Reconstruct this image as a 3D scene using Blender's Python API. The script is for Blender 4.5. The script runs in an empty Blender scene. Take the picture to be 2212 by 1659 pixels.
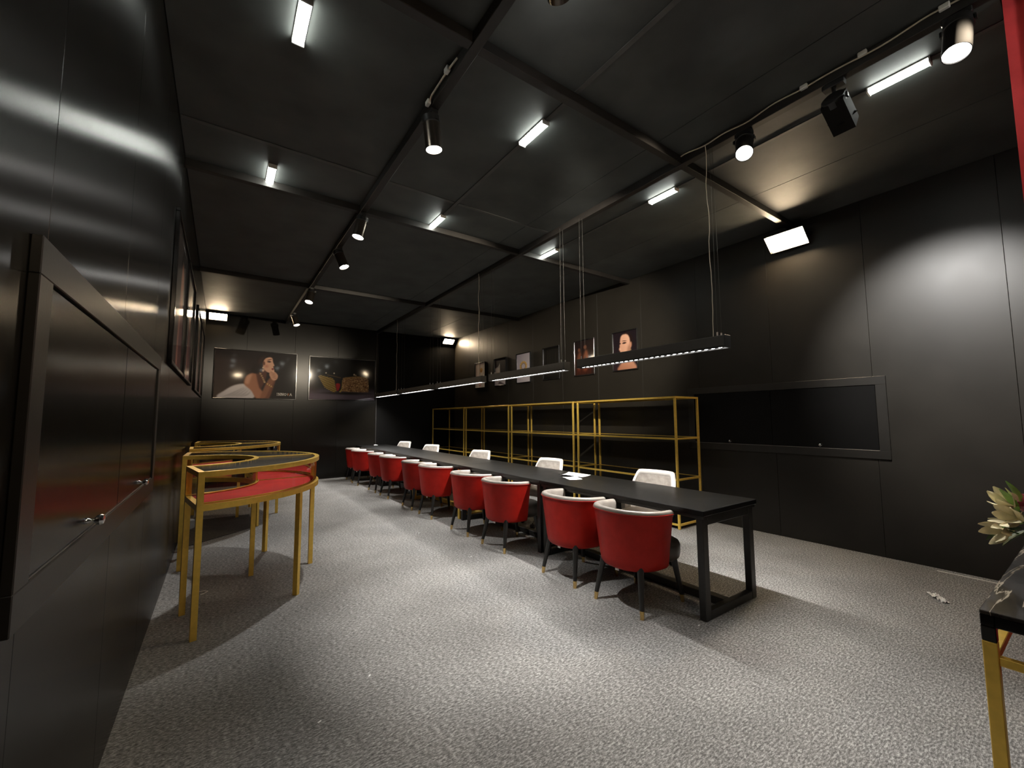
import bpy, math, random
import numpy as np
from mathutils import Matrix, Vector, Euler

random.seed(7)
rng = np.random.default_rng(7)
PI = math.pi
scene = bpy.context.scene
COL = scene.collection

# ------------------------------------------------------------------ camera
cam_d = bpy.data.cameras.new('camera')
cam = bpy.data.objects.new('camera', cam_d)
COL.objects.link(cam)
# a phone ultra-wide lens, 1.40 m above the carpet, tilted slightly up
cX = Vector((0.8210, -0.0412, -0.5694))
cY = Vector((-0.5699, -0.0702, -0.8187))
cZ = cX.cross(cY).normalized()
cX = cY.normalized().cross(cZ)
RM = Matrix((cX, cY.normalized(), cZ)).to_4x4()
cam.matrix_world = Matrix.Translation((0, 0, 1.40)) @ RM
cam_d.sensor_fit = 'HORIZONTAL'
cam_d.sensor_width = 36.0
cam_d.lens = 36.0 * 902.5 / 2212.0
cam_d.clip_start = 0.02
scene.camera = cam

# ------------------------------------------------------------------ world, exposure
world = bpy.data.worlds.new('world')
scene.world = world
world.use_nodes = True
world.node_tree.nodes['Background'].inputs[0].default_value = (0.5, 0.5, 0.5, 1)
world.node_tree.nodes['Background'].inputs[1].default_value = 0.0
vs = scene.view_settings
vs.view_transform = 'Standard'
vs.look = 'None'
vs.exposure = 0.15
vs.gamma = 1.0
vs.use_curve_mapping = False

# lamp powers of the room's fixtures and one added spot (used by their builders below)
TUBE_S = 32.0       # ceiling tubes, emission strength
FLOOD_S = 140.0      # warm wall floodlights
LED_S = 26.0        # pendant LED points, as seen
LED_W = 36.0        # and the light each pendant gives
SPOT_W = 220.0       # track spots

# room box (metres)
XL, XR, YF, YB, ZC = -0.35, 5.46, 10.74, -1.70, 3.668


# ------------------------------------------------------------------ materials
def nodes_of(name):
    m = bpy.data.materials.new(name)
    m.use_nodes = True
    nt = m.node_tree
    return m, nt, nt.nodes, nt.links, nt.nodes['Principled BSDF']


def mat(name, col, rough=0.5, metal=0.0, var=0.12, scale=18.0, bump=0.0, bscale=200.0,
        spec=0.5, stretch=(1, 1, 1), coat=0.0, sheen=0.0, rvar=0.0, tangent=None, aniso=0.0):
    """principled with a little procedural variation of colour (and optional bump)"""
    m, nt, N, L, P = nodes_of(name)
    tc = N.new('ShaderNodeTexCoord')
    mp = N.new('ShaderNodeMapping')
    mp.inputs['Scale'].default_value = stretch
    L.new(tc.outputs['Object'], mp.inputs[0])
    nz = N.new('ShaderNodeTexNoise')
    nz.inputs['Scale'].default_value = scale
    nz.inputs['Detail'].default_value = 5
    L.new(mp.outputs[0], nz.inputs['Vector'])
    rp = N.new('ShaderNodeValToRGB')
    a = [max(0, c * (1 - var)) for c in col]
    b = [min(1, c * (1 + var)) for c in col]
    rp.color_ramp.elements[0].position = 0.3
    rp.color_ramp.elements[1].position = 0.7
    rp.color_ramp.elements[0].color = (*a, 1)
    rp.color_ramp.elements[1].color = (*b, 1)
    L.new(nz.outputs['Fac'], rp.inputs[0])
    L.new(rp.outputs[0], P.inputs['Base Color'])
    P.inputs['Roughness'].default_value = rough
    P.inputs['Metallic'].default_value = metal
    P.inputs['Specular IOR Level'].default_value = spec
    if coat:
        P.inputs['Coat Weight'].default_value = coat
        P.inputs['Coat Roughness'].default_value = 0.08
    if sheen:
        P.inputs['Sheen Weight'].default_value = sheen
    if tangent:     # horizontally brushed laminate: highlights stretch along 'tangent'
        cx = N.new('ShaderNodeCombineXYZ')
        for q in range(3):
            cx.inputs[q].default_value = tangent[q]
        L.new(cx.outputs[0], P.inputs['Tangent'])
        P.inputs['Anisotropic'].default_value = aniso
    if rvar:
        mr = N.new('ShaderNodeMapRange')
        mr.inputs['To Min'].default_value = rough - rvar
        mr.inputs['To Max'].default_value = rough + rvar
        L.new(nz.outputs['Fac'], mr.inputs[0])
        L.new(mr.outputs[0], P.inputs['Roughness'])
    if bump:
        n2 = N.new('ShaderNodeTexNoise')
        n2.inputs['Scale'].default_value = bscale
        n2.inputs['Detail'].default_value = 3
        L.new(mp.outputs[0], n2.inputs['Vector'])
        bp = N.new('ShaderNodeBump')
        bp.inputs['Strength'].default_value = bump
        bp.inputs['Distance'].default_value = 0.002
        L.new(n2.outputs['Fac'], bp.inputs['Height'])
        L.new(bp.outputs[0], P.inputs['Normal'])
    return m


def emit(name, col, s):
    m, nt, N, L, P = nodes_of(name)
    P.inputs['Base Color'].default_value = (0.8, 0.8, 0.8, 1)
    P.inputs['Emission Color'].default_value = (*col, 1)
    P.inputs['Emission Strength'].default_value = s
    return m


def glass(name, tint=(0.93, 0.95, 0.94), f0=0.04):
    m, nt, N, L, P = nodes_of(name)
    N.remove(P)
    tr = N.new('ShaderNodeBsdfTransparent')
    tr.inputs[0].default_value = (*tint, 1)
    gl = N.new('ShaderNodeBsdfGlossy')
    gl.inputs['Roughness'].default_value = 0.02
    fr = N.new('ShaderNodeFresnel')
    fr.inputs['IOR'].default_value = 1.45
    mx = N.new('ShaderNodeMixShader')
    L.new(fr.outputs[0], mx.inputs[0])
    L.new(tr.outputs[0], mx.inputs[1])
    L.new(gl.outputs[0], mx.inputs[2])
    L.new(mx.outputs[0], N['Material Output'].inputs[0])
    return m


def carpet_mat(name, dark, mid, light, ang=0.0, stretch=(1, 2.2, 1)):
    m, nt, N, L, P = nodes_of(name)
    tc = N.new('ShaderNodeTexCoord')
    mp = N.new('ShaderNodeMapping')
    mp.inputs['Scale'].default_value = stretch
    mp.inputs['Rotation'].default_value = (0, 0, ang)
    L.new(tc.outputs['Object'], mp.inputs[0])
    n1 = N.new('ShaderNodeTexNoise')
    n1.inputs['Scale'].default_value = 46
    n1.inputs['Detail'].default_value = 6
    n1.inputs['Roughness'].default_value = 0.78
    L.new(mp.outputs[0], n1.inputs['Vector'])
    rp = N.new('ShaderNodeValToRGB')
    e = rp.color_ramp.elements
    e[0].position, e[0].color = 0.36, (*dark, 1)
    e[1].position, e[1].color = 0.64, (*light, 1)
    k = e.new(0.5)
    k.color = (*mid, 1)
    L.new(n1.outputs['Fac'], rp.inputs[0])
    n2 = N.new('ShaderNodeTexNoise')
    n2.inputs['Scale'].default_value = 2.2
    n2.inputs['Detail'].default_value = 4
    L.new(tc.outputs['Object'], n2.inputs['Vector'])
    mr = N.new('ShaderNodeMapRange')
    mr.inputs['From Min'].default_value = 0.3
    mr.inputs['From Max'].default_value = 0.7
    mr.inputs['To Min'].default_value = 0.86
    mr.inputs['To Max'].default_value = 1.1
    L.new(n2.outputs['Fac'], mr.inputs[0])
    mu = N.new('ShaderNodeMix')
    mu.data_type = 'RGBA'
    mu.blend_type = 'MULTIPLY'
    mu.inputs[0].default_value = 1.0
    L.new(rp.outputs[0], mu.inputs[6])
    L.new(mr.outputs[0], mu.inputs[7])
    L.new(mu.outputs[2], P.inputs['Base Color'])
    P.inputs['Roughness'].default_value = 0.95
    P.inputs['Specular IOR Level'].default_value = 0.1
    bp = N.new('ShaderNodeBump')
    bp.inputs['Strength'].default_value = 0.35
    bp.inputs['Distance'].default_value = 0.004
    L.new(n1.outputs['Fac'], bp.inputs['Height'])
    L.new(bp.outputs[0], P.inputs['Normal'])
    return m


def print_mat(name, rough=0.5):
    m, nt, N, L, P = nodes_of(name)
    a = N.new('ShaderNodeVertexColor')
    a.layer_name = 'print'
    L.new(a.outputs['Color'], P.inputs['Base Color'])
    P.inputs['Roughness'].default_value = rough
    # softly wavy plastic cover sheet
    tc = N.new('ShaderNodeTexCoord')
    n2 = N.new('ShaderNodeTexNoise')
    n2.inputs['Scale'].default_value = 7
    L.new(tc.outputs['Object'], n2.inputs['Vector'])
    bp = N.new('ShaderNodeBump')
    bp.inputs['Strength'].default_value = 0.12
    bp.inputs['Distance'].default_value = 0.01
    L.new(n2.outputs['Fac'], bp.inputs['Height'])
    L.new(bp.outputs[0], P.inputs['Normal'])
    P.inputs['Specular IOR Level'].default_value = 0.2
    P.inputs['Coat Weight'].default_value = 0.5
    P.inputs['Coat Roughness'].default_value = 0.06
    return m


def marble_mat(name):
    m, nt, N, L, P = nodes_of(name)
    tc = N.new('ShaderNodeTexCoord')
    mp = N.new('ShaderNodeMapping')
    mp.inputs['Scale'].default_value = (0.5, 4.0, 1)
    mp.inputs['Rotation'].default_value = (0, 0, 0.5)
    L.new(tc.outputs['Object'], mp.inputs[0])
    nz = N.new('ShaderNodeTexNoise')
    nz.inputs['Scale'].default_value = 3.0
    nz.inputs['Detail'].default_value = 7
    nz.inputs['Distortion'].default_value = 0.5
    L.new(mp.outputs[0], nz.inputs['Vector'])
    rp = N.new('ShaderNodeValToRGB')
    e = rp.color_ramp.elements
    e[0].position, e[0].color = 0.40, (0.014, 0.012, 0.011, 1)
    e[1].position, e[1].color = 0.72, (0.045, 0.040, 0.035, 1)
    for p, c in ((0.485, (0.02, 0.018, 0.016, 1)), (0.50, (0.30, 0.26, 0.20, 1)), (0.515, (0.03, 0.026, 0.022, 1))):
        k = e.new(p)
        k.color = c
    L.new(nz.outputs['Fac'], rp.inputs[0])
    L.new(rp.outputs[0], P.inputs['Base Color'])
    P.inputs['Roughness'].default_value = 0.12
    return m


M = {}
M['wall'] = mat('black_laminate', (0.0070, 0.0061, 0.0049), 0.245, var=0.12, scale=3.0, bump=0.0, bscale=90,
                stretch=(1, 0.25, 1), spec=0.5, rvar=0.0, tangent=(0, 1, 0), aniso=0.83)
M['wall_far'] = mat('black_laminate_end', (0.0065, 0.0056, 0.0042), 0.32, var=0.12, scale=3.0, bump=0.0, bscale=90,
                    spec=0.5, rvar=0.02, tangent=(1, 0, 0), aniso=0.9)
M['spot_dull'] = mat('dull_black_spot_body', (0.010, 0.009, 0.008), 0.8, var=0.1, spec=0.1)
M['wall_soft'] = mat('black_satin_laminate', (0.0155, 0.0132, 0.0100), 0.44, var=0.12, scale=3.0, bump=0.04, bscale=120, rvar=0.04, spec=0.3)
M['wall_matt'] = mat('matt_black_board', (0.0040, 0.0037, 0.0034), 0.6, var=0.15, scale=3.0, spec=0.1)
M['surround'] = mat('black_painted_board', (0.0125, 0.0108, 0.0086), 0.40, var=0.15, scale=8, bump=0.08, bscale=160)
M['ceil'] = mat('black_ceiling_board', (0.068, 0.073, 0.070), 0.6, var=0.25, scale=2.5, bump=0.06, bscale=60, spec=0.35)
M['beam'] = mat('dark_steel_beam', (0.015, 0.0125, 0.0105), 0.5, var=0.2, scale=12)
M['trunk'] = mat('grey_trunking', (0.075, 0.075, 0.072), 0.55, var=0.2, scale=6)
M['carpet'] = carpet_mat('grey_heather_carpet', (0.075, 0.073, 0.070), (0.215, 0.209, 0.200), (0.52, 0.507, 0.485), ang=0.0, stretch=(1, 2.5, 1))
M['mat'] = carpet_mat('dark_streaked_sheet', (0.04, 0.037, 0.034), (0.075, 0.070, 0.064), (0.13, 0.122, 0.11), ang=0.15, stretch=(1, 4, 1))
M['gold'] = mat('satin_gold_paint', (0.85, 0.57, 0.11), 0.33, metal=0.55, var=0.08, scale=30)
M['brass'] = mat('polished_brass', (0.72, 0.50, 0.20), 0.2, metal=1.0, var=0.05, scale=40)
M['black'] = mat('matte_black_paint', (0.012, 0.012, 0.012), 0.42, var=0.2, scale=25, bump=0.03)
M['pendant'] = mat('charcoal_pendant_paint', (0.040, 0.037, 0.033), 0.5, var=0.1, scale=20)
M['tabletop'] = mat('black_stained_top', (0.0035, 0.0033, 0.0030), 0.33, var=0.15, scale=6, bump=0.02, bscale=140, rvar=0.03, spec=0.3)
M['blackwood'] = mat('black_leg_wood', (0.014, 0.013, 0.012), 0.38, var=0.2, scale=30)
M['red'] = mat('red_leather', (0.36, 0.012, 0.007), 0.45, var=0.10, scale=14, bump=0.22, bscale=420, spec=0.2)
M['taupe'] = mat('taupe_leather', (0.29, 0.26, 0.23), 0.36, var=0.12, scale=16, bump=0.12, bscale=300)
M['taupe_shaded'] = mat('shaded_taupe_leather', (0.055, 0.049, 0.043), 0.4, var=0.12, scale=16, bump=0.12, bscale=300)  # same taupe made darker: the seat's shade is put into the colour
M['suede'] = mat('mottled_beige_leather', (0.31, 0.275, 0.24), 0.5, var=0.22, scale=24, bump=0.1, bscale=260)
M['suede_edge'] = mat('pale_piping_leather', (0.50, 0.47, 0.43), 0.42, var=0.06, scale=24)
M['charcoal'] = mat('charcoal_leather', (0.045, 0.043, 0.042), 0.45, var=0.15, scale=20)
M['chrome'] = mat('chrome', (0.80, 0.80, 0.80), 0.12, metal=1.0, var=0.03, scale=20)
M['rubber'] = mat('black_plastic', (0.015, 0.015, 0.015), 0.4, var=0.15, scale=40)
M['felt'] = mat('red_velvet', (0.52, 0.020, 0.014), 0.85, var=0.12, scale=9, bump=0.25, bscale=500, sheen=0.0)
M['curtain'] = mat('red_drape', (0.75, 0.045, 0.05), 0.8, var=0.1, scale=9, bump=0.2, bscale=300, sheen=0.3)
M['glass'] = glass('clear_glass')
M['smoke'] = mat('smoked_black_glass', (0.006, 0.006, 0.006), 0.06, var=0.2, scale=4)
M['spot_body'] = mat('gunmetal_spot_body', (0.10, 0.085, 0.070), 0.26, metal=0.85, var=0.1, scale=30)
M['tube'] = emit('tube_glow', (0.96, 1.0, 0.93), TUBE_S)
M['flood'] = emit('flood_glow', (1.0, 0.77, 0.50), FLOOD_S)
M['led'] = emit('led_glow', (1.0, 0.98, 0.95), LED_S)
M['lens'] = emit('spot_lens_glow', (1.0, 0.97, 0.92), 40.0)
M['lens_off'] = mat('unlit_lens', (0.03, 0.03, 0.03), 0.1)
M['white_plastic'] = mat('white_plastic', (0.72, 0.71, 0.66), 0.4, var=0.05)
M['cream_cable'] = mat('cream_cable', (0.62, 0.55, 0.42), 0.45, var=0.06)
M['steel'] = mat('steel_wire', (0.55, 0.54, 0.52), 0.3, metal=0.9, var=0.05)
M['wire'] = mat('dull_steel_wire', (0.09, 0.085, 0.075), 0.4, metal=0.8, var=0.05)
M['paper'] = mat('white_paper', (0.88, 0.88, 0.87), 0.7, var=0.02)
M['frame'] = mat('black_gloss_frame', (0.010, 0.009, 0.009), 0.16, var=0.2, scale=20)
M['print'] = print_mat('poster_print')
M['marble'] = marble_mat('black_gold_marble')
M['cream_petal'] = mat('cream_petal', (0.80, 0.72, 0.48), 0.6, var=0.18, scale=30)
M['mauve_petal'] = mat('mauve_petal', (0.42, 0.11, 0.16), 0.6, var=0.25, scale=30)
M['blush_petal'] = mat('blush_petal', (0.62, 0.42, 0.34), 0.6, var=0.2, scale=30)
M['leaf'] = mat('green_leaf', (0.14, 0.27, 0.05), 0.5, var=0.3, scale=20)
M['leaf_dark'] = mat('dark_leaf', (0.05, 0.10, 0.03), 0.5, var=0.3, scale=20)
M['vase'] = mat('white_ceramic', (0.70, 0.68, 0.64), 0.25, var=0.05)


# ------------------------------------------------------------------ mesh helpers
class MB:
    def __init__(self):
        self.v, self.f = [], []

    def add(self, vs, fs):
        o = len(self.v)
        self.v += [tuple(p) for p in vs]
        self.f += [tuple(i + o for i in f) for f in fs]
        return self

    def box(self, x0, x1, y0, y1, z0, z1, bev=0.0):
        if bev <= 0:
            vs = [(x, y, z) for z in (z0, z1) for y in (y0, y1) for x in (x0, x1)]
            fs = [(0, 2, 3, 1), (4, 5, 7, 6), (0, 1, 5, 4), (1, 3, 7, 5), (3, 2, 6, 7), (2, 0, 4, 6)]
            return self.add(vs, fs)
        b = min(bev, (x1 - x0) / 2.01, (y1 - y0) / 2.01, (z1 - z0) / 2.01)
        vs, idx = [], {}
        for sx in (0, 1):
            for sy in (0, 1):
                for sz in (0, 1):
                    X = (x0, x1)[sx]
                    Y = (y0, y1)[sy]
                    Z = (z0, z1)[sz]
                    ix = b if sx == 0 else -b
                    iy = b if sy == 0 else -b
                    iz = b if sz == 0 else -b
                    idx[(sx, sy, sz)] = len(vs)
                    vs += [(X, Y + iy, Z + iz), (X + ix, Y, Z + iz), (X + ix, Y + iy, Z)]
        c = lambda a, k: idx[a] + k
        fs = []
        for s in (0, 1):
            q = [c((s, 0, 0), 0), c((s, 1, 0), 0), c((s, 1, 1), 0), c((s, 0, 1), 0)]
            fs.append(tuple(q if s else q[::-1]))
            q = [c((0, s, 0), 1), c((1, s, 0), 1), c((1, s, 1), 1), c((0, s, 1), 1)]
            fs.append(tuple(q[::-1] if s else q))
            q = [c((0, 0, s), 2), c((1, 0, s), 2), c((1, 1, s), 2), c((0, 1, s), 2)]
            fs.append(tuple(q if s else q[::-1]))
        for a in (0, 1):
            for d in (0, 1):
                fs.append((c((a, d, 0), 0), c((a, d, 1), 0), c((a, d, 1), 1), c((a, d, 0), 1)))
                fs.append((c((a, 0, d), 0), c((a, 1, d), 0), c((a, 1, d), 2), c((a, 0, d), 2)))
                fs.append((c((0, a, d), 1), c((1, a, d), 1), c((1, a, d), 2), c((0, a, d), 2)))
        for k in idx.values():
            fs.append((k, k + 1, k + 2))
        return self.add(vs, fs)

    def bar(self, p0, p1, w, h=None, up=(0, 0, 1)):
        """rectangular bar from p0 to p1, w across, h along 'up'"""
        h = h or w
        p0, p1 = Vector(p0), Vector(p1)
        d = (p1 - p0).normalized()
        u = Vector(up)
        if abs(d.dot(u)) > 0.98:
            u = Vector((1, 0, 0))
        s = d.cross(u).normalized() * (w / 2)
        u2 = s.cross(d).normalized() * (h / 2)
        vs = [p + a * s + b * u2 for p in (p0, p1) for a, b in ((-1, -1), (1, -1), (1, 1), (-1, 1))]
        fs = [(0, 3, 2, 1), (4, 5, 6, 7), (0, 1, 5, 4), (1, 2, 6, 5), (2, 3, 7, 6), (3, 0, 4, 7)]
        return self.add(vs, fs)

    def cyl(self, p0, p1, r0, r1=None, n=16, caps=True):
        r1 = r0 if r1 is None else r1
        p0, p1 = Vector(p0), Vector(p1)
        d = (p1 - p0).normalized()
        u = Vector((0, 0, 1)) if abs(d.z) < 0.95 else Vector((1, 0, 0))
        s = d.cross(u).normalized()
        t = d.cross(s)
        vs = []
        for p, r in ((p0, r0), (p1, r1)):
            for i in range(n):
                a = 2 * PI * i / n
                vs.append(p + (s * math.cos(a) + t * math.sin(a)) * r)
        fs = [(i, (i + 1) % n, n + (i + 1) % n, n + i) for i in range(n)]
        if caps:
            fs += [tuple(range(n))[::-1], tuple(range(n, 2 * n))]
        return self.add(vs, fs)

    def tube(self, pts, r, n=8, closed=False):
        pts = [Vector(p) for p in pts]
        m = len(pts)
        vs, fs = [], []
        prev = None
        for i, p in enumerate(pts):
            a = pts[(i - 1) % m] if closed or i > 0 else p
            b = pts[(i + 1) % m] if closed or i < m - 1 else p
            d = (b - a).normalized()
            if prev is None:
                u = Vector((0, 0, 1)) if abs(d.z) < 0.9 else Vector((1, 0, 0))
                s = d.cross(u).normalized()
            else:
                s = (prev - d * prev.dot(d)).normalized()
            prev = s
            t = d.cross(s)
            rr = r[i] if isinstance(r, (list, tuple)) else r
            for k in range(n):
                an = 2 * PI * k / n
                vs.append(p + (s * math.cos(an) + t * math.sin(an)) * rr)
        rngm = m if closed else m - 1
        for i in range(rngm):
            for k in range(n):
                a0, a1 = i * n + k, i * n + (k + 1) % n
                b0, b1 = ((i + 1) % m) * n + k, ((i + 1) % m) * n + (k + 1) % n
                fs.append((a0, a1, b1, b0))
        if not closed:
            fs += [tuple(range(n))[::-1], tuple(range((m - 1) * n, m * n))]
        return self.add(vs, fs)

    def lathe(self, prof, n=24, c=(0, 0, 0)):
        vs, fs = [], []
        for r, z in prof:
            for k in range(n):
                a = 2 * PI * k / n
                vs.append((c[0] + r * math.cos(a), c[1] + r * math.sin(a), c[2] + z))
        for i in range(len(prof) - 1):
            for k in range(n):
                fs.append((i * n + k, i * n + (k + 1) % n, (i + 1) * n + (k + 1) % n, (i + 1) * n + k))
        return self.add(vs, fs)

    def grid(self, P, closed_u=False):
        """P[i][j] points -> quads"""
        a, b = len(P), len(P[0])
        vs = [p for row in P for p in row]
        fs = []
        for i in range(a if closed_u else a - 1):
            for j in range(b - 1):
                fs.append((i * b + j, ((i + 1) % a) * b + j, ((i + 1) % a) * b + j + 1, i * b + j + 1))
        return self.add(vs, fs)

    def arcbar(self, c, r0, r1, a0, a1, z0, z1, n=28):
        """annular block"""
        P = []
        for i in range(n + 1):
            a = a0 + (a1 - a0) * i / n
            ca, sa = math.cos(a), math.sin(a)
            P.append([(c[0] + r * ca, c[1] + r * sa, z) for r, z in ((r0, z0), (r1, z0), (r1, z1), (r0, z1), (r0, z0))])
        self.grid(P)
        for row, rev in ((P[0], False), (P[-1], True)):
            q = [0, 1, 2, 3]
            self.add(row[:4], [tuple(q if not rev else q[::-1])])
        return self

    def mesh(self, name):
        me = bpy.data.meshes.new(name)
        me.from_pydata(self.v, [], self.f)
        me.update()
        return me

    def build(self, name, m, parent=None, smooth=False, ang=40, sub=0, bevel=0.0):
        me = self.mesh(name)
        me.materials.append(m)
        if smooth:
            import bmesh
            bm = bmesh.new()
            bm.from_mesh(me)
            bmesh.ops.remove_doubles(bm, verts=bm.verts, dist=1e-5)
            bmesh.ops.recalc_face_normals(bm, faces=bm.faces)
            lim = math.radians(ang)
            for f in bm.faces:
                f.smooth = True
            for e in bm.edges:
                if len(e.link_faces) == 2 and e.calc_face_angle(0) > lim:
                    e.smooth = False
            bm.to_mesh(me)
            bm.free()
        o = bpy.data.objects.new(name, me)
        COL.objects.link(o)
        if parent:
            o.parent = parent
        if sub:
            md = o.modifiers.new('subsurf', 'SUBSURF')
            md.levels = sub
            md.render_levels = sub
        if bevel:
            md = o.modifiers.new('bevel', 'BEVEL')
            md.width = bevel
            md.segments = 2
        return o


def tag(o, label, cat, group=None):
    o['label'] = label
    o['category'] = cat
    if group:
        o['group'] = group
    return o


def thing(name, label, cat, loc=(0, 0, 0), rz=0.0, group=None):
    o = bpy.data.objects.new(name, None)
    o.empty_display_size = 0.1
    COL.objects.link(o)
    o.location = loc
    o.rotation_euler = (0, 0, rz)
    return tag(o, label, cat, group)


def struct(o):
    o['kind'] = 'structure'
    return o


def copy_tree(o, parent=None):
    c = o.copy()
    COL.objects.link(c)
    c.parent = parent
    for ch in list(o.children):
        copy_tree(ch, c)
    return c


ORD = ['first', 'second', 'third', 'fourth', 'fifth', 'sixth', 'seventh', 'eighth', 'ninth', 'tenth']

# ------------------------------------------------------------------ room shell
fl = struct(MB().box(XL - 0.1, XR + 0.1, YB - 0.1, YF + 0.1, -0.06, 0.0).build('floor', M['carpet']))

ce = struct(MB().box(XL - 0.1, XR + 0.1, YB - 0.1, YF + 0.1, ZC + 0.012, ZC + 0.08).build('ceiling', M['black']))
cxs = [XL, 1.18, 2.875, 4.42, XR]
cys = [YB, 0.20, 2.03, 4.50, 7.62, YF]
g = 0.0025
for i in range(len(cxs) - 1):
    for j in range(len(cys) - 1):
        MB().box(cxs[i] + g, cxs[i + 1] - g, cys[j] + g, cys[j + 1] - g, ZC, ZC + 0.0115, 0.002).build('ceiling_panel', M['ceil'], ce)

PW = 0.945


def wall_along_y(name, x, sgn):
    """side wall: backing board with full height laminate panels"""
    x0, x1 = (x - 0.09, x - 0.012) if sgn > 0 else (x + 0.012, x + 0.09)
    w = struct(MB().box(x0, x1, YB - 0.09, YF + 0.09, 0, ZC + 0.01).build(name, M['black']))
    ys = [0.45 + PW * k for k in range(-3, 12)]
    ys = [YB] + [y for y in ys if YB + 0.2 < y < YF - 0.2] + [YF]
    for a, b in zip(ys[:-1], ys[1:]):
        px0, px1 = (x - 0.0118, x) if sgn > 0 else (x, x + 0.0118)
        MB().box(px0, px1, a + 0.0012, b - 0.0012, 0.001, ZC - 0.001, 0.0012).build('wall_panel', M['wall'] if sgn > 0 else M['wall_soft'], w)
    return w


def wall_along_x(name, y, sgn):
    y0, y1 = (y - 0.09, y - 0.012) if sgn > 0 else (y + 0.012, y + 0.09)
    w = struct(MB().box(XL - 0.09, XR + 0.09, y0, y1, 0, ZC + 0.01).build(name, M['black']))
    xs = [XL, 0.40, 1.345, 2.29, 3.235, 4.18, 5.125, XR]
    for a, b in zip(xs[:-1], xs[1:]):
        py0, py1 = (y - 0.0118, y) if sgn > 0 else (y, y + 0.0118)
        MB().box(a + 0.0012, b - 0.0012, py0, py1, 0.001, ZC - 0.001, 0.0012).build('wall_panel', M['wall_matt'] if (sgn < 0 and a > 3.2) else M['wall_far'], w)
    return w


wall_along_y('wall_left', XL, 1)
wall_along_y('wall_right', XR, -1)
wall_along_x('wall_far', YF, -1)
wall_along_x('wall_back', YB, 1)

# ceiling beams (lighting rails of the booth frame)
BW, BH = 0.062, 0.075
XB1, XB2 = 1.155, 3.235
n = 0
for xb in (XB1, XB2):
    n += 1
    struct(MB().box(xb - BW / 2, xb + BW / 2, YB, YF, ZC - BH, ZC, 0.003).build('trim_%d' % n, M['beam']))
for yb in (2.03, 4.46, 7.60):
    for xa, xc in ((XL, XB1 - BW / 2), (XB1 + BW / 2, XB2 - BW / 2), (XB2 + BW / 2, XR)):
        n += 1
        struct(MB().box(xa, xc, yb - BW / 2, yb + BW / 2, ZC - BH + 0.006, ZC, 0.003).build('trim_%d' % n, M['beam']))
# slim corner post where the long beam meets the end wall
n += 1
struct(MB().box(3.212, 3.238, YF - 0.028, YF, 0.0, ZC - BH, 0.003).build('trim_%d' % n, M['beam']))

# flat grey trunking that links the ceiling tubes
for i, (x0, x1, y0, y1, lab) in enumerate((
        (1.93, 1.965, YB, 4.42, 'grey cable trunking along the ceiling through the middle row of tube lamps'),
        (3.60, 3.63, YB, 4.42, 'grey cable trunking along the ceiling beside the shelf side row of tube lamps'))):
    segs = [YB, 1.995, 2.065, 4.42]
    t = thing('cable_trunking', lab, 'trunking', ((x0 + x1) / 2, 0, ZC))
    for a, b in ((YB, 1.995), (2.065, 4.42)):
        MB().box(-(x1 - x0) / 2, (x1 - x0) / 2, a, b, -0.008, 0.0, 0.002).build('channel', M['trunk'], t)
t = thing('cable_trunking', 'grey cable trunking running across the ceiling between the two long beams', 'trunking', (0, 3.82, ZC))
for a, b in ((XL + 0.01, XB1 - 0.04), (XB1 + 0.04, 1.925), (1.97, XB2 - 0.04)):
    MB().box(a, b, -0.02, 0.02, -0.007, 0.0, 0.002).build('channel', M['trunk'], t)

# ------------------------------------------------------------------ wall hatches
def hatch(x, sgn, lab):
    """storage hatch in a side wall: raised surround, two flush doors with round knobs. sgn=+1 faces +x"""
    y0, y1, z0, z1 = 1.29, 3.45, 0.965, 1.80
    t = thing('storage_hatch', lab, 'hatch', (x, 0, 0))
    d = 0.020

    def bx(a0, a1, b0, b1, c0, c1, bev=0.002):
        return MB().box(min(sgn * a0, sgn * a1), max(sgn * a0, sgn * a1), b0, b1, c0, c1, bev)
    w = 0.085
    for nm, (a, b, c, e) in (('surround_board', (y0, y1, z1 - w, z1)), ('surround_board', (y0, y1, z0, z0 + w)),
                             ('surround_board', (y0, y0 + w, z0 + w, z1 - w)), ('surround_board', (y1 - w, y1, z0 + w, z1 - w))):
        bx(0.0005, d, a, b, c, e).build(nm, M['surround'], t)
    ym = (y0 + y1) / 2
    for k, (a, b) in enumerate(((y0 + w + 0.004, ym - 0.003), (ym + 0.003, y1 - w - 0.004))):
        dr = bx(0.0005, 0.012, a, b, z0 + w + 0.004, z1 - w - 0.004).build('door', M['wall'] if sgn > 0 else M['wall_matt'], t)
        yc = (a + b) / 2
        kb = MB()
        px = sgn * 0.012
        prof = [(0.0, 0.010), (0.006, 0.0095), (0.012, 0.006), (0.020, 0.006), (0.026, 0.014), (0.034, 0.017), (0.042, 0.014), (0.046, 0.0)]
        rows = []
        for dx, r in prof:
            rows.append([(px + sgn * dx, yc + r * math.cos(2 * PI * q / 16), z0 + w + 0.035 + r * math.sin(2 * PI * q / 16)) for q in range(17)])
        kb.grid(rows).build('knob', M['chrome'], dr, smooth=True)
    # pale strip below the doors, put in for the lit edge of the gap
    bx(0.0, 0.014, y0 + w, y1 - w, z0 + w - 0.0005, z0 + w + 0.003, 0).build('track', M['steel'], t)
    return t


hatch(XL, 1, 'black two-door storage hatch in the wall beside the curved display cases')
hatch(XR, -1, 'black two-door storage hatch in the wall next to the gold shelves')


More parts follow.
